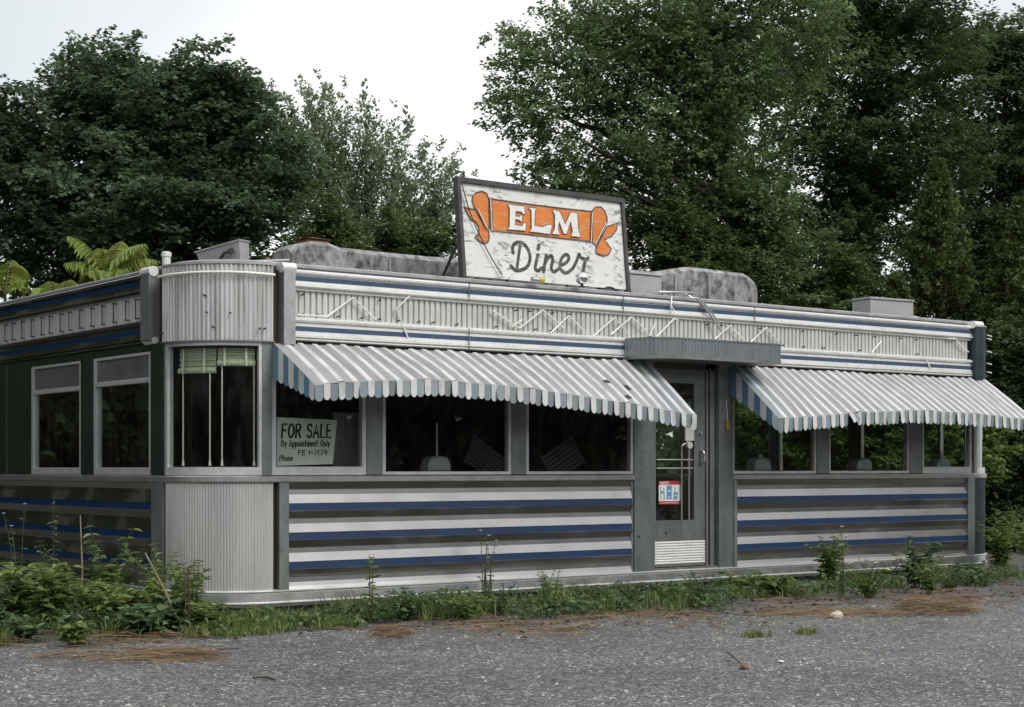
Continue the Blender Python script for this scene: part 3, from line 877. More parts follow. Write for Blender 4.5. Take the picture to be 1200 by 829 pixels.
# ---- fluted hood over the door
hx0, hx1, hd = front(729, 410)[0], front(917.8, 415, -.56)[0], .56
hz0, hz1 = 2.672, 2.905
rr = .42; pts = [(hx0, 0.0)]
for a in np.linspace(180, 270, 12): pts.append((hx0 + rr + rr * math.cos(math.radians(a)), -hd + rr + rr * math.sin(math.radians(a))))
r2 = .06
for a in np.linspace(270, 360, 6): pts.append((hx1 - r2 + r2 * math.cos(math.radians(a)), -hd + r2 + r2 * math.sin(math.radians(a))))
pts.append((hx1, 0.0))
# resample evenly with flutes
P_ = np.array(pts); seg = np.linalg.norm(np.diff(P_, axis=0), axis=1); cum = np.concatenate([[0], np.cumsum(seg)]); tot = cum[-1]
nfl = int(tot / .052); pth = []
for i in range(nfl * 6 + 1):
    s_ = tot * i / (nfl * 6); x_ = np.interp(s_, cum, P_[:, 0]); y_ = np.interp(s_, cum, P_[:, 1])
    x2, y2 = np.interp(min(s_ + .01, tot), cum, P_[:, 0]), np.interp(min(s_ + .01, tot), cum, P_[:, 1])
    x1_, y1_ = np.interp(max(s_ - .01, 0), cum, P_[:, 0]), np.interp(max(s_ - .01, 0), cum, P_[:, 1])
    t_ = np.array([x2 - x1_, y2 - y1_]); t_ /= np.linalg.norm(t_)
    pth.append((x_, y_, t_[1], -t_[0], .010 * [0, -.3, -1, -1, -.3, 0][i % 6]))
M['hood'] = weathered('hood_metal', (.26, .29, .31), (.36, .39, .41), .33, .8, 3, (1, 1, .3), (.12, .12, .12), .4, 6, (1, 1, .3))
mb = MB().sweep(pth, [(0, hz1), (0, hz0)]); hood = mb.build('door_hood', 'hood', diner, 28)
mb = MB()
n = len(pts)
for z0_, z1_ in ((hz1 - .012, hz1 + .006), (hz0 - .004, hz0 + .03)):
    q = [(x * 1 + 0, y - (.006 if y < -.01 else 0)) for x, y in pts]
    mb.add([(x, y, z0_) for x, y in q] + [(x, y, z1_) for x, y in q], [tuple(range(n))[::-1], tuple(range(n, 2 * n))] + [(i, i + 1, n + i + 1, n + i) for i in range(n - 1)])
mb.build('hood_lid', 'trim_grey', hood)

# ---- awnings
M['awn_white'] = weathered('awning_white', (.55, .555, .56), (.66, .665, .67), .5, 0, 3, None, (.30, .285, .25), .6, 4.5, (1.5, .6, .6), dlo=.46)
M['awn_grey'] = weathered('awning_faded_stripe', (.25, .248, .258), (.33, .328, .34), .5, 0, 2, None, (.15, .17, .19), .6, 3.0, (1.5, .6, .6), dlo=.46)
M['awn_blue'] = weathered('awning_blue', (.075, .17, .27), (.12, .24, .36), .5, 0, 5, None, (.25, .30, .33), .4, 8)
M['awn_dull'] = weathered('awning_faded_valance', (.17, .215, .24), (.26, .30, .315), .5, 0, 1.7, None, (.12, .2, .27), .6, 2.4)


def awning(xa, xb, zwall, out, zedge, npan, holes=(), fresh=(), marks=()):
    """corrugated metal slats running down the slope, alternately wide dull pans and raised white ribs, with scalloped valances"""
    top = MB(); val = MB()
    pitch = (xb - xa) / npan
    yw = -.05
    def edge_z(x): return float(np.interp(x, [p[0] for p in zedge], [p[1] for p in zedge]))
    def pt(x, f, lift=0): 
        ze_ = edge_z(x); zz_ = zwall + (ze_ - zwall) * f
        bow = .012 * math.sin(math.pi * f) + .006 * math.sin(x * 5.1 + f * 3) + .004 * math.sin(x * 13.7)
        return (x, yw + (-out - yw) * f, zz_ + bow + lift)
    fs_ = [0, .25, .5, .75, 1]
    cross = [(0, 0, 0), (.60, 0, 0), (.63, .011, 1), (.97, .011, 1), (1.0, 0, 0)]
    for i in range(npan):
        for (u0, l0, _), (u1, l1, m1) in zip(cross, cross[1:]):
            mi = 1 if (l0 > 0 or l1 > 0) else 0
            if mi == 0 and i in fresh: mi = 2
            xs0, xs1 = xa + pitch * (i + u0), xa + pitch * (i + u1)
            for f0, f1 in zip(fs_, fs_[1:]):
                top.add([pt(xs0, f0, l0), pt(xs0, f1, l0), pt(xs1, f1, l1), pt(xs1, f0, l1)], [(0, 1, 2, 3)], mi)
    # front valance: one scalloped tongue per stripe
    rngv = random.Random(int(xa * 100))
    for i in range(npan):
        for u0, u1, mi, yo in ((0, .56, 2, 0), (.56, 1.0, 1, -.010)):
            xs0, xs1 = xa + pitch * (i + u0), xa + pitch * (i + u1); n_ = 7
            dz = .125 + rngv.uniform(-.012, .008); lean = rngv.uniform(-.022, .018)
            up = []; dn = []
            for k in range(n_ + 1):
                x_ = xs0 + (xs1 - xs0) * k / n_; c_ = math.sin(math.pi * k / n_) ** .6
                up.append((x_, -out + yo - .001, edge_z(x_) + (.011 if mi == 1 else .001)))
                dn.append((x_ + lean * .5, -out + yo - .004 + lean, edge_z(x_) - dz - .034 * c_))
            m_ = mi
            if (i, u0 > 0) in holes: dn = [(a + .03, b - .03, c + .05) for a, b, c in dn]
            val.add(up + dn, [(k, n_ + 1 + k, n_ + 2 + k, k + 1) for k in range(n_)], m_)
    # striped triangular ends
    ends_ = []
    for side, x_ in ((0, xa), (1, xb)):
        ends = MB(); ends_.append(ends)
        ns = 8; xo = -.004 if side == 0 else .004
        for k in range(ns):
            for u in range(4):
                pass
            f0, f1 = k / ns, (k + 1) / ns; n_ = 6; up = []; dn = []
            for j in range(n_ + 1):
                f = f0 + (f1 - f0) * j / n_; p_ = pt(x_, f)
                drop = .33 * (1 - f) + .125 * f
                up.append((x_ + xo, p_[1], p_[2])); dn.append((x_ + xo, p_[1], p_[2] - drop - .030 * math.sin(math.pi * j / n_) ** .6))
            ends.add(up + dn, [(j, n_ + 1 + j, n_ + 2 + j, j + 1) for j in range(n_)], 0 if k % 2 == 0 else 1)
    a = top.build('awning', ['awn_grey', 'awn_white', 'awn_dull'], diner)
    for mx_, f_, l_ in marks:
        p_ = np.array(pt(mx_, f_, .016)); q_ = np.array(pt(mx_ + .03, min(1, f_ + l_), .016))
        MB().add([p_ + (-.03, 0, 0), q_ + (-.035, 0, .002), q_ + (.03, 0, 0), p_ + (.035, 0, .003), (p_ + q_) / 2 + (0, 0, .012)], [(0, 1, 4), (1, 2, 4), (2, 3, 4), (3, 0, 4)]).build('dark_scrap', 'black', a)
    val.build('valance', ['awn_grey', 'awn_white', 'awn_dull'], a)
    for ends in ends_: ends.build('end_valance', ['awn_blue', 'awn_white'], a)
    fr = MB()
    fr.tube([(xa + .02, -out + .02, edge_z(xa) - .02)] + [(x, -out + .02, edge_z(x) - .02) for x in np.linspace(xa + .3, xb - .3, 8)] + [(xb - .02, -out + .02, edge_z(xb) - .02)], .012, 6)
    for x in np.linspace(xa + .05, xb - .05, 4): fr.tube([(x, -.04, zwall - .36), (x, -out + .03, edge_z(x) - .03)], .010, 6)
    fr.build('awning_frame', 'trim_grey', a)
    return a


AW1 = awning(.751, 5.66, 2.655, .84, [(.751, 2.205), (1.4, 2.265), (2.05, 2.295), (2.9, 2.27), (3.88, 2.20), (4.8, 2.11), (5.66, 2.015)], 30, fresh=(28, 29), marks=((4.62, .55, .06), (4.86, .62, .08), (4.72, .86, .05)))
AW2 = awning(6.985, 11.93, 2.655, .84, [(6.985, 1.995), (7.7, 2.05), (8.44, 2.105), (9.55, 2.15), (10.4, 2.14), (11.03, 2.115), (11.93, 2.07)], 31, holes=((7, True), (8, False)), fresh=(0, 1))

# ---- broken sign tubing and stand-offs on the fascia
def tube_part(pts, r=.011, y=-.035):
    q = [(*front(px, py, y), ) for px, py in pts]
    MB().tube([(x, y, z) for x, z in q], r, 7).build('neon_tube', 'tube', diner, 50)


for pts_ in ([(348, 368.8), (383.6, 371.2), (413.2, 349.2), (440, 374.5)], [(479.5, 347.5), (464.5, 361.9), (478, 396)],
             [(577, 364), (589, 372), (609, 385), (636, 363.5), (661, 385)], [(645, 390.7), (666.7, 370), (686.7, 390.7)],
             [(694.7, 394.7), (720, 372.5), (736, 392)], [(716, 392), (740, 372), (758.7, 389.3)], [(769, 395), (790, 373.7), (795, 376)],
             [(760.7, 394), (768, 379)], [(837.6, 397.5), (855, 382.3), (873, 399.7)], [(880, 400.8), (898, 384), (912, 401)],
             [(1021, 413.7), (1033, 399.6)], [(1110, 397), (1120, 397), (1124.5, 403.7), (1135, 412.7)], [(1085, 420), (1090, 432)], [(612, 375), (600, 383)]):
    tube_part(pts_, .010, -.045)
z_ = T - .085
MB().tube([(x + nx * .085, y + ny * .085, z_ + .012 * math.sin(a * 2)) for a, (x, y, nx, ny, o) in zip(np.linspace(0, 1.5, 30), arc1(0, 89, 30))], .014, 8).build('neon_tube', 'tube', diner, 50)

stand = MB(); stand.tube([(0, .01, 0), (0, -.04, 0)], .0065, 7); stand.lathe((0, -.04, 0), [(.010, -.006), (.010, .006)], 8, axis=1)
st0 = stand.build('tube_support', 'black', diner)
first = True
rs = random.Random(3)
spots = []
for px in np.arange(352, 1130, 22.5):
    for row in (0, 1):
        if rs.random() < .55: spots.append(('f', px + rs.uniform(-4, 4), row))
for cxp in (60, 115, 185, 255, 330, 390, 470, 535, 615, 700, 780, 865, 955, 1030):
    for row in (0, 1): spots.append(('l', cxp / 6.316, row))
for kind_, px, row in spots:
    z_ = (T - .25) if row == 0 else (UP['cb'] + .045)
    o = st0 if first else st0.copy()
    if not first: COL.objects.link(o); o.parent = diner
    first = False
    if kind_ == 'f': o.location = (front(px, 380)[0], 0, z_)
    else: o.location = (0, left(px, 380)[0], z_); o.rotation_euler = (0, 0, -math.pi / 2)
for px, py in ((243, 348), (245.5, 368), (252, 385), (270.5, 369), (302, 386), (307, 386), (196, 389)):
    a = math.radians(phi_of(px)); o = st0.copy(); COL.objects.link(o); o.parent = diner
    o.location = (R - (R + .045) * math.cos(a), R - (R + .045) * math.sin(a), 1.43 + (HY - py) / F * 15.98); o.rotation_euler = (0, 0, a - math.pi / 2)
for py in (393, 397, 412, 426, 436):
    p_ = at(1157.5, py, 23.1); MB().tube([(p_[0] - .02, p_[1], p_[2]), (p_[0] + .12, p_[1] + .03, p_[2] - .01)], [.007, .011], 8).build('insulator', 'tube', diner, 50)
# thin wires hanging between the side stand-offs
for cxp in (60, 115, 185, 255, 330, 390, 470, 535, 615, 700, 780, 865, 955, 1030):
    y_ = left(cxp / 6.316, 380)[0]
    MB().tube([(-.04, y_, T - .25), (-.035, y_ + .01, 3.03), (-.04, y_, UP['cb'] + .05)], .006, 5).build('wire', 'black', diner)
# bent conduit over the hood
for pts_, r_ in (([(776, 342), (790, 342.6), (812, 343.4), (817, 347)], .012), ([(790, 343), (787, 350.6), (785.5, 368)], .008), ([(786, 352), (791, 366)], .006), ([(816, 346), (829, 364), (845, 388)], .014), ([(819, 346), (832, 363), (843, 380)], .010), ([(806, 344), (811, 349), (818, 350)], .012)):
    MB().tube([(x, -.085 + (.05 if k == 0 else 0), z) for k, (x, z) in enumerate(front(a, b_, -.085) for a, b_ in pts_)], r_, 7).build('conduit', 'steel_dull', diner, 50)
# vent pipe on the corner roof
p_ = at(195, 306, 17.6); MB().lathe((p_[0], p_[1], 3.40), [(.045, 0), (.045, p_[2] - 3.40 + .04), (.055, p_[2] - 3.40 + .045), (.055, p_[2] - 3.40 + .09), (.03, p_[2] - 3.40 + .1)], 14).build('vent_pipe', 'white_alu', diner, 40)
p_ = at(207, 309, 17.6); MB().lathe((p_[0] + .05, p_[1], 3.40), [(.02, 0), (.02, .12), (.01, .13)], 10).build('vent_pipe', 'white_alu', diner, 40)

# long tarred hump on the roof with raised ends
def monitor():
    y0, y1 = 1.3, 1.74
    st = [(1.72, 3.80, .07), (1.80, 3.86, .06), (1.98, 3.90, .05), (2.20, 3.905, .05), (2.36, 3.865, .05), (3.2, 3.855, .06), (4.5, 3.87, .06), (5.6, 3.90, .06), (6.5, 3.935, .06), (6.95, 3.93, .05), (7.25, 3.97, .05), (7.55, 4.035, .05), (7.95, 4.04, .05), (8.6, 4.025, .06), (8.78, 4.0, .09), (8.82, 3.93, .12)]
    mb = MB(); sec = []
    for i, (x, zt_, ch) in enumerate(st):
        w_ = .02 * math.sin(i * 2.3)
        sec.append([(x, y0 + w_, 3.36), (x, y0 - .01 + w_, zt_ - ch), (x, y0 + ch * 1.2 + w_, zt_), (x, y1 - ch, zt_), (x, y1, zt_ - ch), (x, y1, 3.36)])
    vs = sum(sec, []); n = 6; fs = []
    for i in range(len(sec) - 1):
        for j in range(n - 1): fs.append((i * n + j, i * n + j + 1, (i + 1) * n + j + 1, (i + 1) * n + j))
    fs += [tuple(range(n)), tuple(range((len(sec) - 1) * n, len(sec) * n))[::-1]]
    mb.add(vs, fs); m_ = mb.build('roof_hump', 'tar', diner)
    for xs_ in (2.95, 4.2, 7.3, 7.9):
        zz_ = float(np.interp(xs_, [q[0] for q in st], [q[1] for q in st])); MB().box(xs_ - .012, xs_ + .012, y0 - .045, y0 + .05, 3.42, zz_ - .075).build('hump_seam', 'roof_edge', m_)
    c = MB().box(1.98, 2.26, 1.42, 1.66, 3.86, 3.945, b=.02); c.add([(1.95, 1.39, 3.946), (2.29, 1.39, 3.946), (2.29, 1.69, 3.946), (1.95, 1.69, 3.946), (2.12, 1.54, 3.975)], [(0, 1, 4), (1, 2, 4), (2, 3, 4), (3, 0, 4), (3, 2, 1, 0)])
    c.build('hump_cap', 'rust', m_)


monitor()

# ------------------------------------------------------------------ roof sign
s0, s1 = front(541, 325, .22)[0], front(737.3, 330, .22)[0]
SW = s1 - s0; SH = 1.085
sign = thing('roof_sign', 'weathered white roof sign with orange ribbon and black script on top of the diner', 'sign', (s0, .22, 3.51))
lean = math.radians(6.2); uy = np.array([0, math.sin(lean), math.cos(lean)]); ux = np.array([1., 0, 0]); un = np.array([0, -math.cos(lean), math.sin(lean)])
def spt(u, v, l=0): return u * ux + v * uy + l * un
def sbox(mb, u0, u1, v0, v1, l0, l1, mi=0): mb.obox(spt((u0 + u1) / 2, (v0 + v1) / 2, (l0 + l1) / 2), ux * (u1 - u0) / 2, uy * (v1 - v0) / 2, un * (l1 - l0) / 2, mi)
mb = MB(); sbox(mb, .045, SW - .045, .0, SH - .055, -.02, .0); mb.build('board', 'sign_board', sign)
mb = MB(); sbox(mb, 0, .044, -.02, SH - .056, -.05, .03); sbox(mb, SW - .044, SW, -.02, SH - .056, -.05, .03); sbox(mb, 0, SW, SH - .055, SH, -.05, .032); mb.build('frame', 'wood_dark', sign)
mb = MB()
for u in (.3, SW / 2, SW - .3): mb.tube([spt(u, SH * .8, -.03), (u, .9, -.04)], .018, 6)
mb.build('brace', 'wood_dark', sign)
# homography from the sign's measured corners to its face
def homog(src, dst):
    A, b_ = [], []
    for (x, y), (u, v) in zip(src, dst):
        A.append([x, y, 1, 0, 0, 0, -u * x, -u * y]); b_.append(u); A.append([0, 0, 0, x, y, 1, -v * x, -v * y]); b_.append(v)
    h = np.linalg.solve(np.array(A, float), np.array(b_, float)); return np.append(h, 1).reshape(3, 3)
HM = homog([(175, 108), (985, 206), (1006, 646), (190, 578)], [(.045, SH - .055), (SW - .045, SH - .055), (SW - .045, .0), (.045, .0)])
def sg(p):
    q = HM @ np.array([p[0], p[1], 1.0]); return (q[0] / q[2], q[1] / q[2])
rib_parts = [[(330, 190), (500, 213), (690, 235), (840, 250), (832, 330), (826, 402), (690, 388), (500, 367), (336, 352), (334, 270)],
             [(236, 200), (238, 178), (255, 160), (285, 152), (310, 163), (320, 192), (319, 270), (318, 342), (300, 338), (272, 285), (248, 240)],
             [(192, 226), (215, 240), (248, 244), (272, 290), (296, 338), (314, 352), (316, 385), (308, 410), (285, 415), (262, 402), (243, 384), (262, 368), (266, 335), (250, 305), (228, 297), (210, 266)],
             [(842, 243), (860, 226), (886, 227), (906, 250), (916, 285), (908, 316), (880, 368), (850, 420), (836, 405), (840, 330)],
             [(914, 326), (938, 318), (968, 306), (960, 345), (936, 374), (898, 392), (914, 415), (932, 440), (920, 466), (890, 476), (852, 458), (856, 432), (888, 372)]]
mb = MB(); ol = MB()
z3 = np.zeros(3)
for i, poly in enumerate(rib_parts):
    q = [sg(p) for p in poly]
    mb.add([spt(u, v, .003 + .0012 * i) for u, v in q], [tuple(range(len(q)))[::-1]])
    ribbon(ol, q, .013, z3, ux, uy, un, .0105 + .0006 * i, closed=True)
mb.build('orange_ribbon', 'orange', sign)
letters = [[(412, 216), (495, 226), (499, 266), (488, 268), (479, 256), (452, 253), (450, 277), (470, 279), (475, 270), (485, 272), (482, 306), (473, 305), (469, 297), (448, 294), (446, 321), (480, 325), (492, 309), (503, 312), (498, 352), (408, 345), (417, 330), (421, 240)],
           [(514, 231), (557, 236), (550, 250), (545, 324), (585, 330), (612, 317), (634, 321), (622, 368), (518, 355), (528, 340), (530, 250)],
           [(636, 243), (673, 248), (700, 316), (728, 254), (763, 258), (766, 340), (777, 383), (727, 377), (735, 350), (728, 302), (706, 366), (690, 365), (668, 302), (664, 345), (673, 371), (631, 366), (645, 340), (648, 270)]]
for i, poly in enumerate(letters):
    mb = MB(); q = [sg(p) for p in poly]
    mb.add([spt(u, v, .0145) for u, v in q], [tuple(range(len(q)))[::-1]]); mb.build('letter', 'sign_white', sign)
    ribbon(ol, q, .008, z3, ux, uy, un, .016 + .0005 * i, closed=True)
for a, b_ in (((322, 186), (325, 346)), ((329, 186), (333, 352)), ((836, 248), (826, 404)), ((915, 300), (855, 424)), ((256, 243), (300, 340))): ribbon(ol, [sg(a), sg(b_)], .012, z3, ux, uy, un, .017)
ol.build('ribbon_outline', 'ink', sign)
wl = MB()
for a, b_ in (((325.5, 190), (329, 350)), ((839, 256), (829, 404)), ((908, 306), (851, 416)), ((262, 243), (304, 338))): ribbon(wl, [sg(a), sg(b_)], .010, z3, ux, uy, un, .0185)
wl.build('white_lining', 'sign_white', sign)
scr = MB()
for k, (st_, w_) in enumerate([([(472, 425), (462, 480), (452, 545)], 12), ([(436, 462), (434, 430), (455, 409), (488, 414), (514, 450), (520, 492), (505, 530), (475, 548), (445, 550), (422, 528)], 13),
                        ([(560, 472), (552, 505), (545, 538), (556, 552), (578, 538)], 13), ([(566, 425), (562, 440)], 15),
                        ([(603, 472), (594, 515), (587, 556)], 13), ([(590, 522), (612, 485), (630, 476), (634, 500), (626, 538), (640, 556), (664, 540)], 12),
                        ([(674, 524), (704, 508), (718, 484), (703, 468), (682, 485), (670, 520), (678, 550), (704, 562), (738, 536)], 12),
                        ([(736, 538), (756, 500), (768, 466), (776, 482), (800, 492), (815, 486)], 12), ([(803, 492), (792, 530), (786, 566)], 14)]):
    q = [sg(p) for p in spl(st_, 5)]
    ribbon(scr, q, w_ * .0031, z3, ux, uy, un, .004 + .0004 * k)
scr.build('script_lettering', 'ink', sign)
wr = MB(); pts_ = [spt(*sg(p), .035) for p in ((177, 112), (225, 290), (300, 460), (368, 578))]; wr.tube(spl(pts_, 4), .006, 6); wr.build('guy_wire', 'black', sign)

# floodlights at the foot of the sign
fx0, fz0 = front(682, 328, .0); fl = thing('floodlight', 'round chrome floodlight at the foot of the roof sign below the last script letter', 'lamp', (fx0, .0, 3.465))
MB().lathe((0, 0, 0), [(.035, 0), (.012, .03), (.012, .06)], 12).build('stem', 'black', fl, 40)
MB().lathe((0, 0, 0.10), [(.005, -.07), (.045, -.062), (.068, -.03), (.072, 0), (.066, .035), (.045, .06), (.005, .07)], 18, axis=1).build('bowl', 'lamp_chrome', fl, 50)
fx1, _ = front(631, 332, .0); fl2 = thing('floodlight', 'cylindrical floodlight with a yellow rim lying under the script letters of the sign', 'lamp', (fx1, .0, 3.465))
mb = MB(); mb.tube([(-.09, 0, .035), (.0, -.005, .035)], .033, 14); mb.build('body', 'frame', fl2, 40)
mb = MB(); mb.tube([(.002, -.005, .035), (.06, -.008, .035)], [.035, .036], 14); mb.build('rim', 'lamp_yellow', fl2, 40)

# sheet-metal boxes on the roof
bx0, bz0 = front(719, 345, .35); bx1, bz1 = front(775, 322, .35)
rb = thing('junction_box', 'flat grey metal box at the lower corner of the roof sign beside the tarred hump', 'box', (bx0, .35, 3.42))
MB().box(0, bx1 - bx0, 0, .3, 0, .30, b=.012).build('case', 'box_grey', rb)
MB().box(-.01, bx1 - bx0 + .01, -.012, .31, .302, .325, b=.006).build('lid', 'box_grey', rb)
MB().tube(spl([(-.35, -.1, .07), (-.15, -.13, .10), (.05, -.1, .03), (.14, -.06, .12), (.25, -.1, .05), (.6, -.2, .06)]), .010, 6).build('cable', 'black', rb)
vb = thing('vent_box', 'small pale metal box on the roof edge near the far end of the diner', 'box', (front(1020, 370, .55)[0], .55, 3.42), -.1)
w_ = front(1065, 370, .55)[0] - front(1020, 370, .55)[0]
MB().box(0, w_, 0, .35, 0, .30, b=.012).build('case', 'box_grey', vb)
MB().box(-.012, w_ + .012, -.014, .362, .30, .33, b=.005).build('lid', 'roof_edge', vb)
MB().tube(spl([(w_, .1, .12), (w_ + .15, .08, .10), (w_ + .32, .0, .05)]), .018, 7).build('pipe', 'soap', vb)
# tilted floodlight housing above the rounded corner
c_ = at(262, 306, 16.3)
hb = thing('lamp_housing', 'tilted grey sheet metal lamp housing on the roof above the rounded corner', 'lamp', (c_[0], c_[1], 3.44), math.radians(-10))
mb = MB()
v = [(-.22, .0, .0), (.20, -.05, .03), (.20, .22, .03), (-.22, .25, .0), (-.26, -.02, .16), (.21, -.07, .22), (.21, .25, .22), (-.26, .3, .16)]
hb.rotation_euler = (0, -.13, -.17)
# rotated wedge: long shade face and an end
ang = math.radians(-37); rot = lambda p: (p[0] * math.cos(ang) - p[1] * math.sin(ang), p[0] * math.sin(ang) + p[1] * math.cos(ang), p[2])
mb.add([rot(p) for p in v], [(0, 3, 2, 1), (4, 5, 6, 7), (0, 1, 5, 4), (1, 2, 6, 5), (2, 3, 7, 6), (3, 0, 4, 7)]); mb.build('case', 'box_grey', hb)
mb = MB()
vv = [(-.275, -.035, .162), (.222, -.088, .222), (.222, .262, .222), (-.275, .315, .162)]
mb.add([rot(p) for p in vv] + [rot((p[0], p[1], p[2] + .014)) for p in vv], [(3, 2, 1, 0), (4, 5, 6, 7), (0, 1, 5, 4), (1, 2, 6, 5), (2, 3, 7, 6), (3, 0, 4, 7)]); mb.build('lid', 'roof_edge', hb)
mb = MB(); mb.tube([rot((-.02, -.10, .03)), rot((.06, -.10, .12)), rot((.12, -.08, .13))], .016, 7); mb.lathe(rot((.12, -.08, .13)), [(.03, -.02), (.03, .02)], 10, axis=1); mb.build('swivel', 'black', hb)
mb = MB(); mb.tube([rot((.10, -.08, .02)), (.62, -.20, -.01)], .014, 8); mb.build('conduit', 'roof_edge', hb)

# ------------------------------------------------------------------ things in the windows
# for-sale card behind the glass
gy = .045
tl, tr, br, bl = [front(180 + x / 4.615, 390 + y / 4.615, gy) for x, y in ((640, 472), (968, 488), (945, 726), (640, 736))]
fs = thing('for_sale_sign', 'white hand-lettered FOR SALE card behind the window beside the rounded corner', 'sign', (bl[0] + .045, gy - .012, bl[1] + .028))
q = [np.array([p[0] - bl[0], 0, p[1] - bl[1]]) for p in (bl, br, tr, tl)]
MB().add([p for p in q] + [p + np.array([0, .004, 0]) for p in q], [(0, 1, 2, 3), (7, 6, 5, 4), (0, 4, 5, 1), (1, 5, 6, 2), (2, 6, 7, 3), (3, 7, 4, 0)]).build('card', 'card', fs)
HC = homog([(640, 472), (968, 488), (945, 726), (640, 736)], [(tl[0] - bl[0], tl[1] - bl[1]), (tr[0] - bl[0], tr[1] - bl[1]), (br[0] - bl[0], br[1] - bl[1]), (0, 0)])
def cg(x, y):
    q_ = HC @ np.array([x, y, 1.]); return (q_[0] / q_[2], q_[1] / q_[2])
def line(text, x, y, x1, hpx, wpx, slant=.0, sxx=1.0):
    p0, p1, ph = cg(x, y), cg(x1, y + (x1 - x) * .0), cg(x, y - hpx)
    h_ = ph[1] - p0[1]; width = p1[0] - p0[0]
    nat = sum(GL[c][0] for c in text) + .08 * len(text)
    mb = MB(); lettering(mb, text, p0[0], p0[1], h_, h_ * wpx / hpx, z3, ex, ez, ey, .002, 0, slant, sx=(width / h_ - .08 * len(text)) / (nat - .08 * len(text)), skew=(p1[1] - p0[1]) / max(width, 1e-3))
    mb.build('lettering', 'card_ink', fs)
line('FOR SALE', 664, 582, 940, 72, 12, .06)
line('By Appointment Only', 664, 630, 930, 34, 5.5, .05)
line('FE 1-7179', 754, 676, 915, 25, 5.5, .05)
line('Phone', 652, 708, 728, 30, 5, .22)

# rolled blinds in the curved window
for (a0_, a1_, zb_, lab) in ((phi_of(204), phi_of(251), 2.37, 'deeper rolled green matchstick blind hanging in the curved corner window'), (phi_of(253), phi_of(301), 2.44, 'shorter rolled matchstick blind in the curved corner window beside the first')):
    mid = math.radians((a0_ + a1_) / 2); bl_ = thing('window_blind', lab, 'blind', (0, 0, 0), group='rolled blinds in the corner window')
    mb = MB(); n_ = int((2.655 - zb_) / .026)
    for k in range(n_):
        z1_ = 2.655 - k * .026; mb.sweep(arc1(a0_, a1_, 8), [(-.07 - .008 * (k % 2), z1_), (-.065 - .008 * (k % 2), z1_ - .012), (-.07 - .008 * (k % 2), z1_ - .024)])
    mb.sweep(arc1(a0_, a1_, 8), [(-.06 + .02 * math.cos(t), zb_ + .01 + .03 * math.sin(t)) for t in np.linspace(0, 2 * math.pi, 9)])
    mb.build('slats', 'blind', bl_)
    mb = MB()
    for fr_ in (.2, .75):
        a_ = a0_ + (a1_ - a0_) * fr_; mb.sweep(arc1(a_ - .9, a_ + .9, 3), [(-.045, 2.65), (-.028, zb_ - .015)])
    mb.build('tape', 'cord', bl_)
    for fr_ in ((.14, .86) if a0_ < 20 else (.12, .97)):
        a_ = math.radians(a0_ + (a1_ - a0_) * fr_); x_, y_ = R - (R - .06) * math.cos(a_), R - (R - .06) * math.sin(a_)
        mb = MB().tube([(x_, y_, zb_), (x_, y_, 1.50)], .007, 6); mb.lathe((x_, y_, 1.45), [(.014, 0), (.010, .05), (.003, .06)], 8); mb.build('cord', 'cord', bl_)

# grey round-topped fittings standing at the sills
JB = MB(); outl = [(-.15, 0)] + [(.15 * math.cos(a), .11 + .10 * math.sin(a) ** .7) for a in np.linspace(math.pi * .97, math.pi * .03, 11)] + [(.15, 0)]
outl = [(-.14, 0), (-.15, .06), (-.13, .12), (-.09, .155), (0, .17), (.09, .155), (.13, .12), (.15, .06), (.14, 0)]
n = len(outl)
def selector(x, lab, pole):
    t = thing('table_jukebox', lab, 'jukebox', (x, .16, GZ0 + .03), group='round-topped grey boxes at the window sills')
    JBm = MB().add([(a, 0, b_) for a, b_ in outl] + [(a, .14, b_) for a, b_ in outl] + [(a * .8, -.02, .02 + b_ * .8) for a, b_ in outl], [tuple(range(2 * n, 3 * n))[::-1], tuple(range(n, 2 * n))] + [(i, i + 1, n + i + 1, n + i) for i in range(n - 1)] + [(2 * n + i, 2 * n + (i + 1) % n, (i + 1) % n, i) for i in range(n)])
    JBm.build('case', 'dusty', t)
    m2 = MB().tube([(.0, .05, .16), (.0, .05, .16 + pole)], .012 if pole > .2 else .03, 8); m2.build('pole' if pole > .2 else 'knob', 'dusty', t, 50)
    m3 = MB().box(-.16, .16, -.02, .2, -.03, -.001, b=.006); m3.build('base', 'dark_wall', t)
    return t
selector(front(515, 540, .16)[0], 'grey round-topped box with a thin pole behind the window right of the FOR SALE card', .36)
selector(front(894, 540, .16)[0], 'grey round-topped box behind the window nearest the door under the farther awning', .05)
selector(front(1013, 540, .16)[0], 'grey round-topped box behind the middle window under the farther awning', .05)
selector(front(1106, 540, .16)[0], 'grey round-topped box behind the window at the far rounded corner', .1)

M['faint'] = weathered('dull_grey_slats', (.09, .09, .09), (.20, .20, .195), .7, 0, 5)
for px_, ang_, lab_ in ((562, .55, 'pale slatted panel leaning inside the window behind the round-topped box with the pole'), (668, -.5, 'pale slatted panel leaning the other way in the window nearest the door')):
    x_, z_ = front(px_, 552, .55); lp = thing('leaning_panel', lab_, 'panel', (x_, .55, 1.36)); lp.rotation_euler = (-.15, ang_, 0)
    mb = MB()
    for k in range(7): mb.box(-.24, .24, -.012, .012, .02 + k * .05, .056 + k * .05)
    mb.box(-.26, -.235, -.016, .016, 0, .38); mb.box(.235, .26, -.016, .016, 0, .38); mb.build('slats', 'faint', lp)
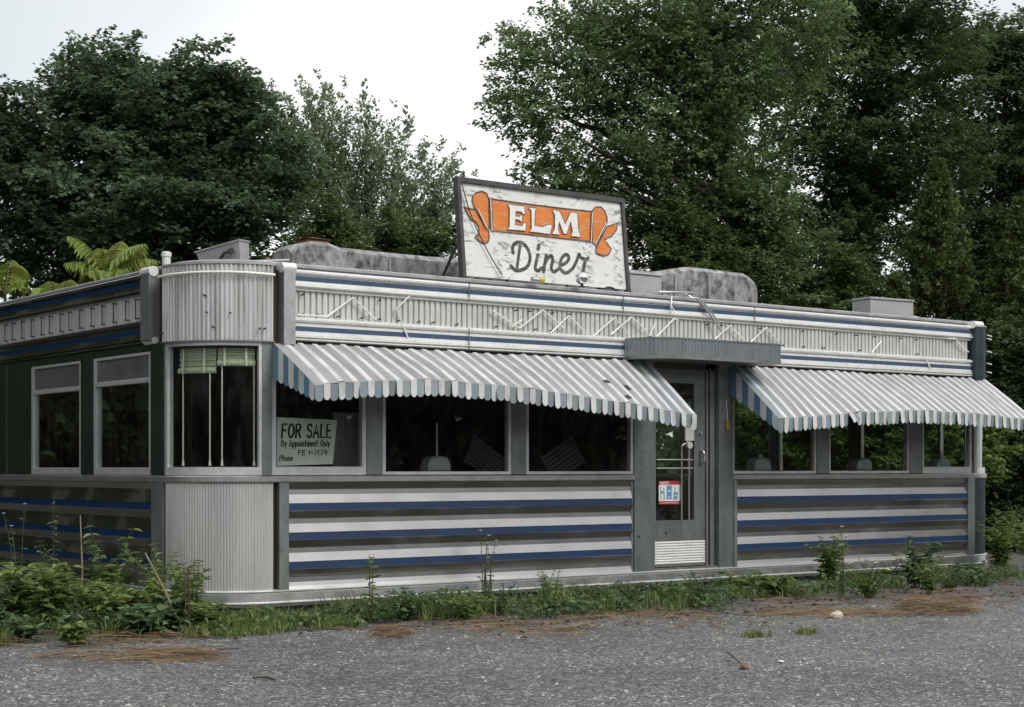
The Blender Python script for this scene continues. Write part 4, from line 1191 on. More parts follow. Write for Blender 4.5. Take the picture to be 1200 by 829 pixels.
# lace curtain by the for-sale card
x0_, x1_ = front(390, 500, .3)[0], front(424, 500, .3)[0]
cv = MB(); ptc = []
for i in range(41):
    u = i / 40; ptc.append((x0_ + (x1_ - x0_) * u, .30 + .02 * math.sin(u * 50), 0, -1, 0))
cv.sweep(ptc, [(0, 2.0), (0, 1.40)]); tag(cv.build('curtain', 'curtain', None, 60), 'short pleated grey curtain behind the glass beside the FOR SALE card', 'curtain')
# tag hanging on a cord at the door
hx, hz = front(852.5, 498, -.05); tg = thing('key_tag', 'yellow tag hanging on a cord from the door jamb beside the awning end', 'tag', (hx, -.05, hz))
MB().tube([(0, .0, .06), (-.01, .01, .30)], .004, 5).build('cord', 'cord', tg)
MB().box(-.022, .022, -.010, .010, -.07, .06, b=.008).build('body', 'yellow', tg)

# ------------------------------------------------------------------ ground
def ground():
    xs = np.concatenate([np.linspace(-220, -16, 12), np.linspace(-14, 18, 65), np.linspace(20, 260, 12)])
    ys = np.concatenate([np.linspace(-220, -20, 12), np.linspace(-18, 12, 61), np.linspace(14, 300, 14)])
    X, Y = np.meshgrid(xs, ys); Z = np.zeros_like(X)
    V = np.stack([X, Y, Z], -1).reshape(-1, 3); nx, ny = len(xs), len(ys)
    i, j = np.meshgrid(np.arange(nx - 1), np.arange(ny - 1)); a = (j * nx + i).ravel()
    o = fast_mesh('ground', V, np.stack([a, a + 1, a + nx + 1, a + nx], 1), 'asphalt', smooth=True)
    tag(o, 'worn grey gravelly asphalt lot', None, kind='structure')


ground()
# strip of soil round the diner, ragged towards the lot
lot_edge = [(-60, 772), (0, 757), (60, 752), (130, 757), (200, 750), (260, 747), (330, 741), (400, 738), (440, 737), (500, 733), (560, 733), (600, 736), (650, 730), (700, 724), (760, 721), (830, 719), (900, 720), (960, 712), (1020, 706), (1090, 700), (1150, 699), (1200, 697), (1260, 694)]
edge_w = []
er = random.Random(5)
for (xa_, ya_), (xb_, yb_) in zip(lot_edge, lot_edge[1:]):
    for k in range(8):
        f = k / 8; edge_w.append(ground_at(xa_ + (xb_ - xa_) * f, ya_ + (yb_ - ya_) * f + er.uniform(-2.2, 2.2)))
back = [(24, 2), (24, 60), (-20, 60), (-20, -2)]
mb = MB(); poly = edge_w + back; mb.add([(x, y, .004) for x, y in poly], [tuple(range(len(poly)))])
tag(mb.build('soil_strip', 'soil'), 'brown littered soil along the foot of the diner', None, kind='structure')


def edge_dist_pt(px):
    """lot edge in the photograph at column px"""
    return float(np.interp(px, [p[0] for p in lot_edge], [p[1] for p in lot_edge]))


# loose stones on the lot
def stones(n):
    rng = np.random.default_rng(11)
    px = rng.uniform(-60, 1260, n); py = 700 + 160 * rng.random(n) ** .8
    ok = py > np.interp(px, [p[0] for p in lot_edge], [p[1] for p in lot_edge]) - 6
    px, py = px[ok], py[ok]; n = len(px)
    base = np.array([[1, 0, 0], [.3, .95, 0], [-.8, .6, 0], [-.8, -.6, 0], [.3, -.95, 0], [.1, .1, .75]])
    P = np.array([[*ground_at(a, b_), -.004] for a, b_ in zip(px, py)])
    sz = .004 + .018 * rng.random(n) ** 5; th = rng.uniform(0, 6.28, n)
    B = base[None] * sz[:, None, None] * rng.uniform(.6, 1.3, (n, 6, 1))
    c, s = np.cos(th)[:, None], np.sin(th)[:, None]
    V = np.stack([B[..., 0] * c - B[..., 1] * s, B[..., 0] * s + B[..., 1] * c, B[..., 2]], -1) + P[:, None]
    tri = np.array([[0, 1, 5], [1, 2, 5], [2, 3, 5], [3, 4, 5], [4, 0, 5]])
    FA = (np.arange(n)[:, None, None] * 6 + tri).reshape(-1, 3)
    t = np.repeat(rng.random(n), 5)
    M['pebble'] = leaf_mat('pebbles', (.08, .08, .08), (.45, .44, .42), 0.0, .8)
    tag(fast_mesh('gravel', V.reshape(-1, 3), FA, 'pebble', tint=t), 'loose pale gravel scattered over the lot', None, kind='stuff')


stones(8500)


# ------------------------------------------------------------------ grass, weeds, straw
def blades(n, pos, h0, h1, w, rng, lean=.5):
    """grass blades as bent two-segment strips; pos (n,2)"""
    h = rng.uniform(h0, h1, n); th = rng.uniform(0, 6.28, n); ln = rng.uniform(.1, lean, n)
    dx, dy = np.cos(th), np.sin(th); ph = rng.uniform(0, 6.28, n); sx, sy = np.cos(ph) * w / 2, np.sin(ph) * w / 2
    P = np.stack([pos[:, 0], pos[:, 1], np.full(n, .01)], 1)
    mid = P + np.stack([dx * h * ln * .35, dy * h * ln * .35, h * .6], 1)
    tip = P + np.stack([dx * h * ln, dy * h * ln, h * (1 - .25 * ln)], 1)
    S = np.stack([sx, sy, np.zeros(n)], 1)
    V = np.stack([P - S, P + S, mid + S * .8, mid - S * .8, tip], 1)
    k = np.arange(n)[:, None] * 5
    # quads: base strip, and a degenerate-free tip made as quad with the tip doubled sideways
    V2 = np.stack([P - S, P + S, mid + S * .8, mid - S * .8, tip + S * .12, tip - S * .12], 1)
    k = np.arange(n)[:, None] * 6
    FA = np.concatenate([k + np.array([0, 1, 2, 3]), k + np.array([3, 2, 4, 5])], 1).reshape(-1, 4)
    return V2.reshape(-1, 3), FA, np.repeat(rng.random(n), 2)


def band_points(n, rng, px0, px1, f0=0.0, f1=1.0, dens=None):
    """points in the strip between the diner's foot (f=0) and the lot edge (f=1)"""
    px = rng.uniform(px0, px1, n); f = rng.uniform(f0, f1, n); out = []
    for a, b_ in zip(px, f):
        xe, ye = ground_at(a, edge_dist_pt(a))
        if a > 330: foot = front(a, 700)[0], -.06
        elif a < 182: foot = -.06, left(a, 700)[0]
        else:
            q = math.radians(phi_of(a)); foot = R - (R + .06) * math.cos(q), R - (R + .06) * math.sin(q)
        out.append((foot[0] + (xe - foot[0]) * b_, foot[1] + (ye - foot[1]) * b_))
    return np.array(out), px, f


rng = np.random.default_rng(21)
Vs, Fs, Ts = [], [], []; off = 0
def acc(V, FA, t):
    global off
    Vs.append(V); Fs.append(FA + off); Ts.append(t); off += len(V)
def flush(name, m, label):
    global off
    o = fast_mesh(name, np.concatenate(Vs), np.concatenate(Fs), m, tint=np.concatenate(Ts)); Vs.clear(); Fs.clear(); Ts.clear(); off = 0
    tag(o, label, None, kind='stuff'); return o


# lush grass: dense by the rounded corner, in patches farther along
for (a, b_, n_, f0, f1, h0, h1) in ((225, 430, 2300, .2, .98, .04, .13), (240, 340, 900, .75, 1.05, .03, .08), (225, 430, 260, .1, .8, .10, .24), (430, 560, 900, .25, .8, .06, .24), (560, 700, 500, .2, .75, .07, .28), (690, 850, 700, .25, .9, .06, .22), (850, 1010, 400, .2, .65, .06, .2), (1000, 1200, 500, .2, .65, .06, .2), (-40, 230, 900, .5, 1.0, .05, .2)):
    pos, _, _ = band_points(n_, rng, a, b_, f0, f1)
    # clump: pull points towards random centres
    cen = pos[rng.integers(0, n_, max(6, n_ // 60))]; pick = cen[(len(cen) * rng.random(n_) ** 1.6).astype(int)]
    pos = np.where(rng.random((n_, 1)) < .85, pick + rng.normal(0, .075, (n_, 2)), pos)
    acc(*blades(n_, pos, h0, h1, .011, rng, .8))
flush('grass', 'grass', 'rough green grass growing along the foot of the diner')

# low leafy ground weeds
def leaf_cloud(n, pos, h0, h1, l0, l1, rng, broad=True):
    P = np.stack([pos[:, 0], pos[:, 1], rng.uniform(h0, h1, n)], 1)
    Dn = unit_rand(n, rng); Dn[:, 2] = Dn[:, 2] * .35 + .05; Dn = norm(Dn)
    Nn = norm(np.array([0, 0, 1.]) + .5 * unit_rand(n, rng)); Ln = rng.uniform(l0, l1, n)
    if broad:
        V, FA = broad_leaves(P, Dn, Nn, Ln, Ln * rng.uniform(.4, .7, n)); return V, FA, np.repeat(rng.random(n), 2)
    V, FA = kite_leaves(P, Dn, Nn, Ln, Ln * .45); return V, FA, rng.random(n)


for (a, b_, n_, f0, f1, hh) in ((420, 560, 1300, .3, .85, .2), (560, 700, 900, .25, .85, .16), (690, 860, 1700, .3, .95, .17), (860, 1000, 900, .25, .75, .16), (1000, 1200, 1200, .25, .75, .18), (-40, 240, 1800, .35, .95, .22), (235, 420, 1100, .15, .95, .10)):
    pos, px_, f_ = band_points(n_, rng, a, b_, f0, f1)
    cen = pos[rng.integers(0, n_, max(5, n_ // 40))]; pick = cen[(len(cen) * rng.random(n_) ** 1.9).astype(int)]
    pos = pick + rng.normal(0, .11, (n_, 2))
    acc(*leaf_cloud(n_, pos, .015, hh, .03, .085, rng))
flush('undergrowth', 'weed_dark', 'low leafy weeds mixed into the grass along the diner')

# dead straw lying on the soil and the lot
def straw(n, px0, px1, py0, py1, l0, l1, ang, spread, hz=.03):
    px = rng.uniform(px0, px1, n); py = rng.normal((py0 + py1) / 2, (py1 - py0) / 3.0, n)
    P = np.array([[*ground_at(a, b_), 0] for a, b_ in zip(px, py)]); P[:, 2] = .006 + hz * rng.random(n) ** 2
    th = ang + rng.normal(0, spread, n); ln = rng.uniform(l0, l1, n)
    Dn = np.stack([np.cos(th), np.sin(th), rng.normal(0, .05, n)], 1)
    S = np.stack([-np.sin(th), np.cos(th), np.zeros(n)], 1) * .0035
    a = P - Dn * ln[:, None] / 2; b_ = P + Dn * ln[:, None] / 2; m_ = P + S * rng.normal(0, 4, n)[:, None] + np.array([0, 0, .012])
    up = np.array([0, 0, .004])
    V = np.stack([a - S, a + S + up, m_ + S + up, m_ - S, b_ + S * .5 + up, b_ - S * .5], 1)
    k = np.arange(n)[:, None] * 6; FA = np.concatenate([k + np.array([0, 1, 2, 3]), k + np.array([3, 2, 4, 5])], 1).reshape(-1, 4)
    acc(V.reshape(-1, 3), FA, np.repeat(np.clip(rng.normal(.5, .28, n), 0, 1), 2))


straw(230, 900, 1090, 717, 723, .15, .5, -.45, .35)
straw(420, 1060, 1140, 711, 722, .10, .40, -.5, .7, .14)
straw(110, 60, 245, 766, 776, .15, .5, -.75, .3)
straw(160, 165, 240, 767, 774, .15, .45, -.75, .25, .05)
straw(150, 0, 230, 738, 758, .1, .5, -.6, .6, .06)
straw(150, 440, 480, 740, 749, .08, .25, -.2, 1.2, .06)
straw(130, 520, 690, 730, 746, .08, .4, -.5, .5)
straw(150, 690, 830, 718, 726, .08, .35, -.4, .8)
straw(200, 880, 1200, 694, 714, .08, .35, -.4, 1.0)
straw(500, 230, 900, 720, 740, .04, .18, 0, 2)
for (a_, b_, n_) in ((0, 240, 160), (240, 560, 120), (560, 880, 220), (880, 1200, 260)):
    px = rng.uniform(a_, b_, n_); py = np.interp(px, [p[0] for p in lot_edge], [p[1] for p in lot_edge]) + rng.normal(-6, 7, n_)
    P = np.array([[*ground_at(u, v), .008] for u, v in zip(px, py)]); P[:, 2] += .02 * rng.random(n_)
    Dn = unit_rand(n_, rng); Dn[:, 2] *= .25; Ln = rng.uniform(.02, .07, n_)
    V, FA = kite_leaves(P, norm(Dn), norm(np.array([0, 0, 1.]) + .5 * unit_rand(n_, rng)), Ln, Ln * .6, .2, .2); acc(V, FA, np.clip(rng.normal(.55, .3, n_), 0, 1))
flush('dead_grass', 'straw', 'brown dead grass lying along the edge of the lot')


# ------------------------------------------------------------------ individual weeds
def weed(name, label, cat, px, py, h, spread, nstem, lsize, leaf='weed', stem='stem_green', seed=0, rings=9, group=None, upright=.75, shape=.5, flowers=None, depth_off=0.0):
    rng = np.random.default_rng(100 + seed)
    x, y = ground_at(px, py)
    if px < 235: h, spread, lsize, rings = h * 1.42, spread * 1.2, lsize * 1.15, rings + 2
    else: h, spread, nstem, lsize = h * 1.3, spread * 1.4, nstem + (3 if nstem > 2 else 0), lsize * 1.1
    t = thing(name, label, cat, (x, y, .01), group=group)
    st = MB(); P, Dn, L_ = [], [], []; tips = []
    for i in range(nstem):
        a = rng.uniform(0, 6.28); r_ = spread * rng.uniform(.25, 1); hh = h * rng.uniform(.6, 1.0)
        b0 = np.array([rng.normal(0, .03), rng.normal(0, .03), 0]); dirn = np.array([math.cos(a), math.sin(a), 0])
        pts = [b0 + dirn * r_ * (f ** 1.6) + np.array([0, 0, hh * (f - .18 * f * f * (1 - upright) * 4)]) for f in np.linspace(0, 1, 7)]
        st.tube(pts, list(np.linspace(.006, .002, 7)), 5); tips.append(pts[-1])
        for k in range(rings):
            f = .12 + .88 * (k + rng.random() * .5) / rings; q = np.array([np.interp(f, np.linspace(0, 1, 7), [p[j] for p in pts]) for j in range(3)])
            for s_ in (0, 1):
                aa = a + k * 2.4 + s_ * math.pi + rng.normal(0, .3)
                P.append(q); Dn.append([math.cos(aa), math.sin(aa), rng.uniform(-.1, .55)]); L_.append(lsize * rng.uniform(.55, 1.1) * (1.15 - .55 * f))
    P, Dn, L_ = np.array(P), norm(np.array(Dn)), np.array(L_)
    Nn = norm(np.array([0, 0, 1.]) + .35 * unit_rand(len(P), rng))
    V, FA = broad_leaves(P, Dn, Nn, L_, L_ * shape * rng.uniform(.8, 1.2, len(P)))
    st.build('stem', stem, t)
    fast_mesh('foliage', V, FA, leaf, tint=np.repeat(np.clip(rng.normal(.5, .28, len(P)), 0, 1), 2), parent=t)
    if flowers:
        for tip in tips[:flowers[1]]:
            fl = MB(); fl.lathe(tuple(tip), [(.002, -.008), (.018, .0), (.022, .006), (.004, .010)], 8); fl.build('flower', flowers[0], t)
    return t


W = 'weeds and saplings along the foot of the diner'
weed('burdock', 'big broad-leaved weed at the edge of the frame against the blue side bands', 'weed', 12, 735, .62, .42, 9, .20, 'weed', seed=1, rings=7, shape=.62, upright=.55)
weed('burdock', 'broad-leaved green weed with drooping leaves left of the pale fallen branch', 'weed', 62, 738, .66, .46, 9, .17, 'weed', seed=2, rings=8, shape=.6, upright=.5)
weed('sapling', 'spindly dark sapling rising against the lowest blue side band', 'weed', 58, 726, 1.0, .16, 4, .085, 'weed_dark', 'stem_brown', seed=3, rings=12)
weed('nettle', 'bushy mid-green weed behind the pale fallen branch', 'weed', 105, 728, .66, .40, 9, .12, 'weed', seed=4, rings=9, upright=.6)
weed('maple_seedling', 'dense spreading seedling with lobed leaves in front of the side wall', 'weed', 150, 735, .52, .46, 12, .14, 'weed', seed=5, rings=8, shape=.85, upright=.4)
weed('maple_seedling', 'low broad seedling with bluish lobed leaves at the edge of the lot', 'weed', 190, 742, .42, .42, 12, .15, 'weed_dark', seed=6, rings=8, shape=.85, upright=.35)
weed('maple_seedling', 'taller seedling with pale top leaves beside the fluted corner', 'weed', 205, 733, .60, .34, 9, .12, 'weed', seed=7, rings=9, shape=.8, upright=.6)
weed('pokeweed', 'arching weed with light green shoots before the green side wall', 'weed', 128, 728, .82, .34, 5, .13, 'weed', seed=8, rings=8, shape=.5, upright=.7)
weed('goldenrod', 'narrow-leaved weed with dry brown stems against the fluted corner', 'weed', 226, 738, .55, .22, 8, .10, 'weed', 'stem_brown', seed=9, rings=10, shape=.3)
weed('dock', 'small bright green weed at the edge of the lot left of the corner', 'weed', 84, 758, .24, .2, 8, .11, 'weed', seed=10, rings=5, shape=.6, upright=.4)
weed('dock', 'dark trailing weed at the front of the bushy corner growth', 'weed', 30, 752, .26, .34, 9, .12, 'weed_dark', seed=11, rings=6, shape=.35, upright=.4)
weed('wild_lettuce', 'single upright weed with a curled top against the white panel end', 'weed', 433, 727, .62, .05, 2, .10, 'weed', 'stem_brown', seed=12, rings=10, shape=.4)
weed('ragweed', 'feathery grey-green weed growing beside the curled upright weed', 'weed', 480, 728, .36, .30, 10, .09, 'weed_dark', seed=13, rings=8, shape=.45, upright=.5)
weed('ragweed', 'grassy weed clump below the middle window of the near awning', 'weed', 545, 728, .34, .26, 9, .10, 'weed', seed=14, rings=7, shape=.25, upright=.5)
weed('chicory', 'thin weed with blue flowers leaning towards the lot', 'weed', 588, 722, .34, .22, 6, .07, 'weed_dark', seed=15, rings=6, shape=.3, flowers=('petal_blue', 5))
weed('mustard_plant', 'slim tall weed with tiny yellow tops before the blue bands left of the door', 'weed', 570, 708, .72, .14, 5, .05, 'weed', 'stem_green', seed=16, rings=7, shape=.3, flowers=('petal_pale', 5))
weed('mustard_plant', 'slender upright weed beneath the last window before the door', 'weed', 645, 722, .50, .10, 5, .07, 'weed', seed=17, rings=8, shape=.3)
weed('chicory', 'small weed with two blue flowers below the door jamb', 'weed', 735, 712, .26, .2, 6, .08, 'weed_dark', seed=18, rings=5, shape=.35, flowers=('petal_blue', 2))
weed('burdock', 'clump of leafy weed right below the door threshold', 'weed', 865, 697, .32, .28, 9, .12, 'weed', seed=19, rings=6, shape=.5, upright=.5)
weed('ragweed', 'ragged bluish weed growing in the lot edge below the door', 'weed', 822, 712, .38, .24, 9, .08, 'weed_dark', seed=20, rings=8, shape=.3)
weed('dock', 'broad green weed in front of the steel trim just past the door', 'weed', 905, 700, .30, .24, 8, .15, 'weed', seed=21, rings=5, shape=.5, upright=.5)
weed('nettle', 'tall leafy weed standing before the blue bands past the door', 'weed', 970, 690, .62, .22, 12, .13, 'weed', seed=22, rings=9, shape=.55)
weed('queen_annes_lace', 'slim weed with pale flower heads on tall stalks past the door', 'weed', 986, 703, .80, .12, 4, .05, 'weed', seed=23, rings=6, shape=.3, flowers=('petal_pale', 4))
weed('yarrow', 'low bushy weed dotted with pale flowers before the far panel', 'weed', 1018, 702, .42, .34, 18, .075, 'weed', seed=24, rings=7, shape=.3, flowers=('petal_pale', 9))
weed('nettle', 'dark upright leafy weed before the far end of the blue bands', 'weed', 1072, 690, .60, .24, 14, .12, 'weed_dark', 'stem_brown', seed=25, rings=10, shape=.5)
weed('ragweed', 'fine green weed in front of the dark upright one near the far corner', 'weed', 1088, 697, .44, .26, 14, .09, 'weed', seed=26, rings=8, shape=.35)
weed('dock', 'low green weed at the far rounded corner', 'weed', 1138, 684, .34, .28, 9, .10, 'weed_dark', seed=27, rings=6, shape=.45, upright=.5)
weed('elder_bush', 'tall light green weedy shrub just beyond the far corner', 'shrub', 1172, 672, .85, .40, 16, .12, 'weed', seed=28, rings=12, shape=.45)
weed('elder_bush', 'spreading green weedy shrub at the far edge of the lot', 'shrub', 1215, 676, .8, .5, 16, .12, 'weed', seed=29, rings=11, shape=.45)
weed('tansy', 'thin pale-topped weed standing against the side wall at the frame edge', 'weed', 20, 722, 1.02, .16, 4, .06, 'weed_dark', seed=30, rings=7, shape=.3, flowers=('petal_blue', 3))

weed('nettle', 'mid-height green weed with toothed leaves between the dry stalk and the seedlings', 'weed', 122, 740, .50, .36, 9, .12, 'weed', seed=51, rings=8, shape=.6, upright=.5)
weed('maple_seedling', 'pale green lobed seedling touching the fluted corner panel', 'weed', 236, 742, .34, .26, 9, .11, 'weed', seed=52, rings=7, shape=.85, upright=.45)
weed('burdock', 'light green broad-leaved weed behind the fallen branches', 'weed', 40, 728, .60, .40, 9, .16, 'weed', seed=53, rings=8, shape=.6, upright=.5)
weed('nettle', 'dark leafy weed filling the foot of the bushy corner growth', 'weed', 168, 746, .30, .36, 10, .11, 'weed_dark', seed=54, rings=7, shape=.6, upright=.4)
weed('goldenrod', 'stemmy weed rising above the seedlings near the leaning dry stalk', 'weed', 186, 726, .70, .26, 8, .10, 'weed', seed=55, rings=10, shape=.4, upright=.7)
weed('mugwort', 'fine-leaved grey-green weed mixed into the growth at the frame edge', 'weed', -8, 742, .55, .40, 11, .11, 'weed_dark', seed=56, rings=9, shape=.35, upright=.5)
weed('plantain', 'low leaf rosette in the grass below the striped panel near its trim', 'weed', 352, 733, .12, .16, 9, .12, 'weed', seed=57, rings=4, shape=.4, upright=.3)
weed('plantain', 'low leaf rosette in the grass below the fluted corner', 'weed', 285, 738, .12, .16, 9, .12, 'weed', seed=58, rings=4, shape=.45, upright=.3)
weed('ragweed', 'feathery weed clump halfway between the grass corner and the curled upright weed', 'weed', 400, 730, .20, .2, 9, .08, 'weed_dark', seed=59, rings=7, shape=.35, upright=.5)
weed('ragweed', 'dark leafy weed clump below the window nearest the door', 'weed', 690, 712, .24, .26, 10, .09, 'weed_dark', seed=60, rings=7, shape=.4, upright=.5)
weed('dock', 'leafy light clump under the threshold between the door jambs', 'weed', 790, 706, .24, .24, 9, .10, 'weed', seed=61, rings=6, shape=.45, upright=.5)
weed('yarrow', 'low grey-green tuft before the far rounded corner', 'weed', 1112, 694, .22, .24, 10, .06, 'weed_dark', seed=62, rings=7, shape=.3)

# small turf tufts in the lot
for px, py, lab, n_ in ((884, 747, 'tiny bright grass tuft growing through the lot, rounder of the two', 150), (945, 743, 'tiny grass tuft growing through the lot near the pale stone', 160)):
    x, y = ground_at(px, py); rr_ = np.random.default_rng(px)
    pos = rr_.normal(0, .06, (n_, 2)) * np.array([1.2, .8]); V, FA, t_ = blades(n_, pos, .02, .07, .008, rr_, 1.0)
    o = fast_mesh('grass_tuft', V, FA, 'grass', tint=t_); o.location = (x, y, -.005); tag(o, lab, 'grass tuft', 'grass tufts in the lot')

# pale stone, paper scrap, twigs
def lump(name, px, py, rx, ry, rz, m, label, cat, seed, flat=.4):
    rng = np.random.default_rng(seed); n1, n2 = 12, 7; vs = []
    for i in range(n2):
        for j in range(n1):
            th, ph = 2 * math.pi * j / n1, -math.pi / 2 + math.pi * i / (n2 - 1); k = 1 + rng.normal(0, .10)
            vs.append((rx * k * math.cos(th) * math.cos(ph), ry * k * math.sin(th) * math.cos(ph), max(rz * k * math.sin(ph), -.3 * rz)))
    mb = MB().add(vs, [(i * n1 + j, i * n1 + (j + 1) % n1, (i + 1) * n1 + (j + 1) % n1, (i + 1) * n1 + j) for i in range(n2 - 1) for j in range(n1)])
    x, y = ground_at(px, py); o = mb.build(name, m, None, 60, (x, y, .012)); o.rotation_euler = (0, 0, rng.uniform(0, 3)); return tag(o, label, cat)


lump('rock', 980, 724, .10, .055, .05, 'stone', 'pale tan stone lying in the dead grass past the door', 'rock', 4)
lump('paper_scrap', 915, 777, .035, .02, .008, 'paper_white', 'small white scrap of paper lying on the bare lot', 'paper', 5)
def twig(name, pts, r, m, label, cat, z=.015):
    mb = MB(); q = [(*ground_at(px, py), z + dz) for px, py, dz in pts]; mb.tube(spl(q, 3), r, 6); return tag(mb.build(name, m, None, 50), label, cat)
twig('twig', [(852, 771, .03), (862, 778, .02), (872, 786, .01)], .006, 'stem_brown', 'short dark twig standing out of the lot near the paper scrap', 'twig')
lump('dead_leaf', 872, 785, .035, .025, .025, 'rust', 'curled brown leaf at the foot of the short dark twig', 'leaf', 6)
twig('twig', [(296, 797, .0), (310, 797, .004), (322, 799, 0)], .007, 'stem_brown', 'short brown twig lying alone on the lot below the rounded corner', 'twig')
twig('twig', [(230, 771, .01), (255, 767, .02), (280, 764, .012)], .006, 'stem_brown', 'thin curved twig at the end of the straw pile by the corner', 'twig')
twig('fallen_branch', [(47, 716, .02), (75, 711, .12), (98, 703, .20), (113, 693, .27)], .017, 'stalk', 'thick pale dead branch lying in the weeds by the side wall', 'branch')
twig('fallen_branch', [(50, 718, .03), (80, 713, .10), (104, 716, .06)], .010, 'stalk', 'thinner dead branch lying under the thick pale one', 'branch')
def stalk(px, py, topx, topy, depth_shift, r, m, label):
    x, y = ground_at(px, py); dep = F * 1.43 / (py - HY); tp = at(topx, topy, dep + depth_shift)
    mb = MB(); a = np.array([x, y, 0]); mb.tube([a, a * .5 + tp * .5 + np.array([.02, .01, 0]), tp], [r, r * .85, r * .6], 6); tag(mb.build('dry_stalk', m, None, 50), label, 'stalk')
stalk(215, 742, 170, 648, -.1, .012, 'stalk', 'long pale dry stalk leaning away from the fluted corner')
stalk(95, 728, 94, 604, 0, .009, 'stalk', 'single upright dry stalk crossing all the blue side bands')
stalk(221, 746, 220, 664, 0, .008, 'stem_brown', 'taller of two dark upright stalks before the fluted corner')
stalk(216, 744, 215.5, 668, .05, .007, 'stem_brown', 'shorter of two dark upright stalks before the fluted corner')


# ------------------------------------------------------------------ trees
def limb(mb, a, b_, r0, r1, rng, n=6, wob=.08):
    a, b_ = np.array(a, float), np.array(b_, float); L0 = np.linalg.norm(b_ - a)
    pts = [a + (b_ - a) * f + rng.normal(0, wob * L0 * .12, 3) * (0 if f in (0, 1) else 1) + np.array([0, 0, .06 * L0 * math.sin(math.pi * f)]) for f in np.linspace(0, 1, n)]
    mb.tube(pts, list(np.linspace(r0, r1, n)), 6); return pts


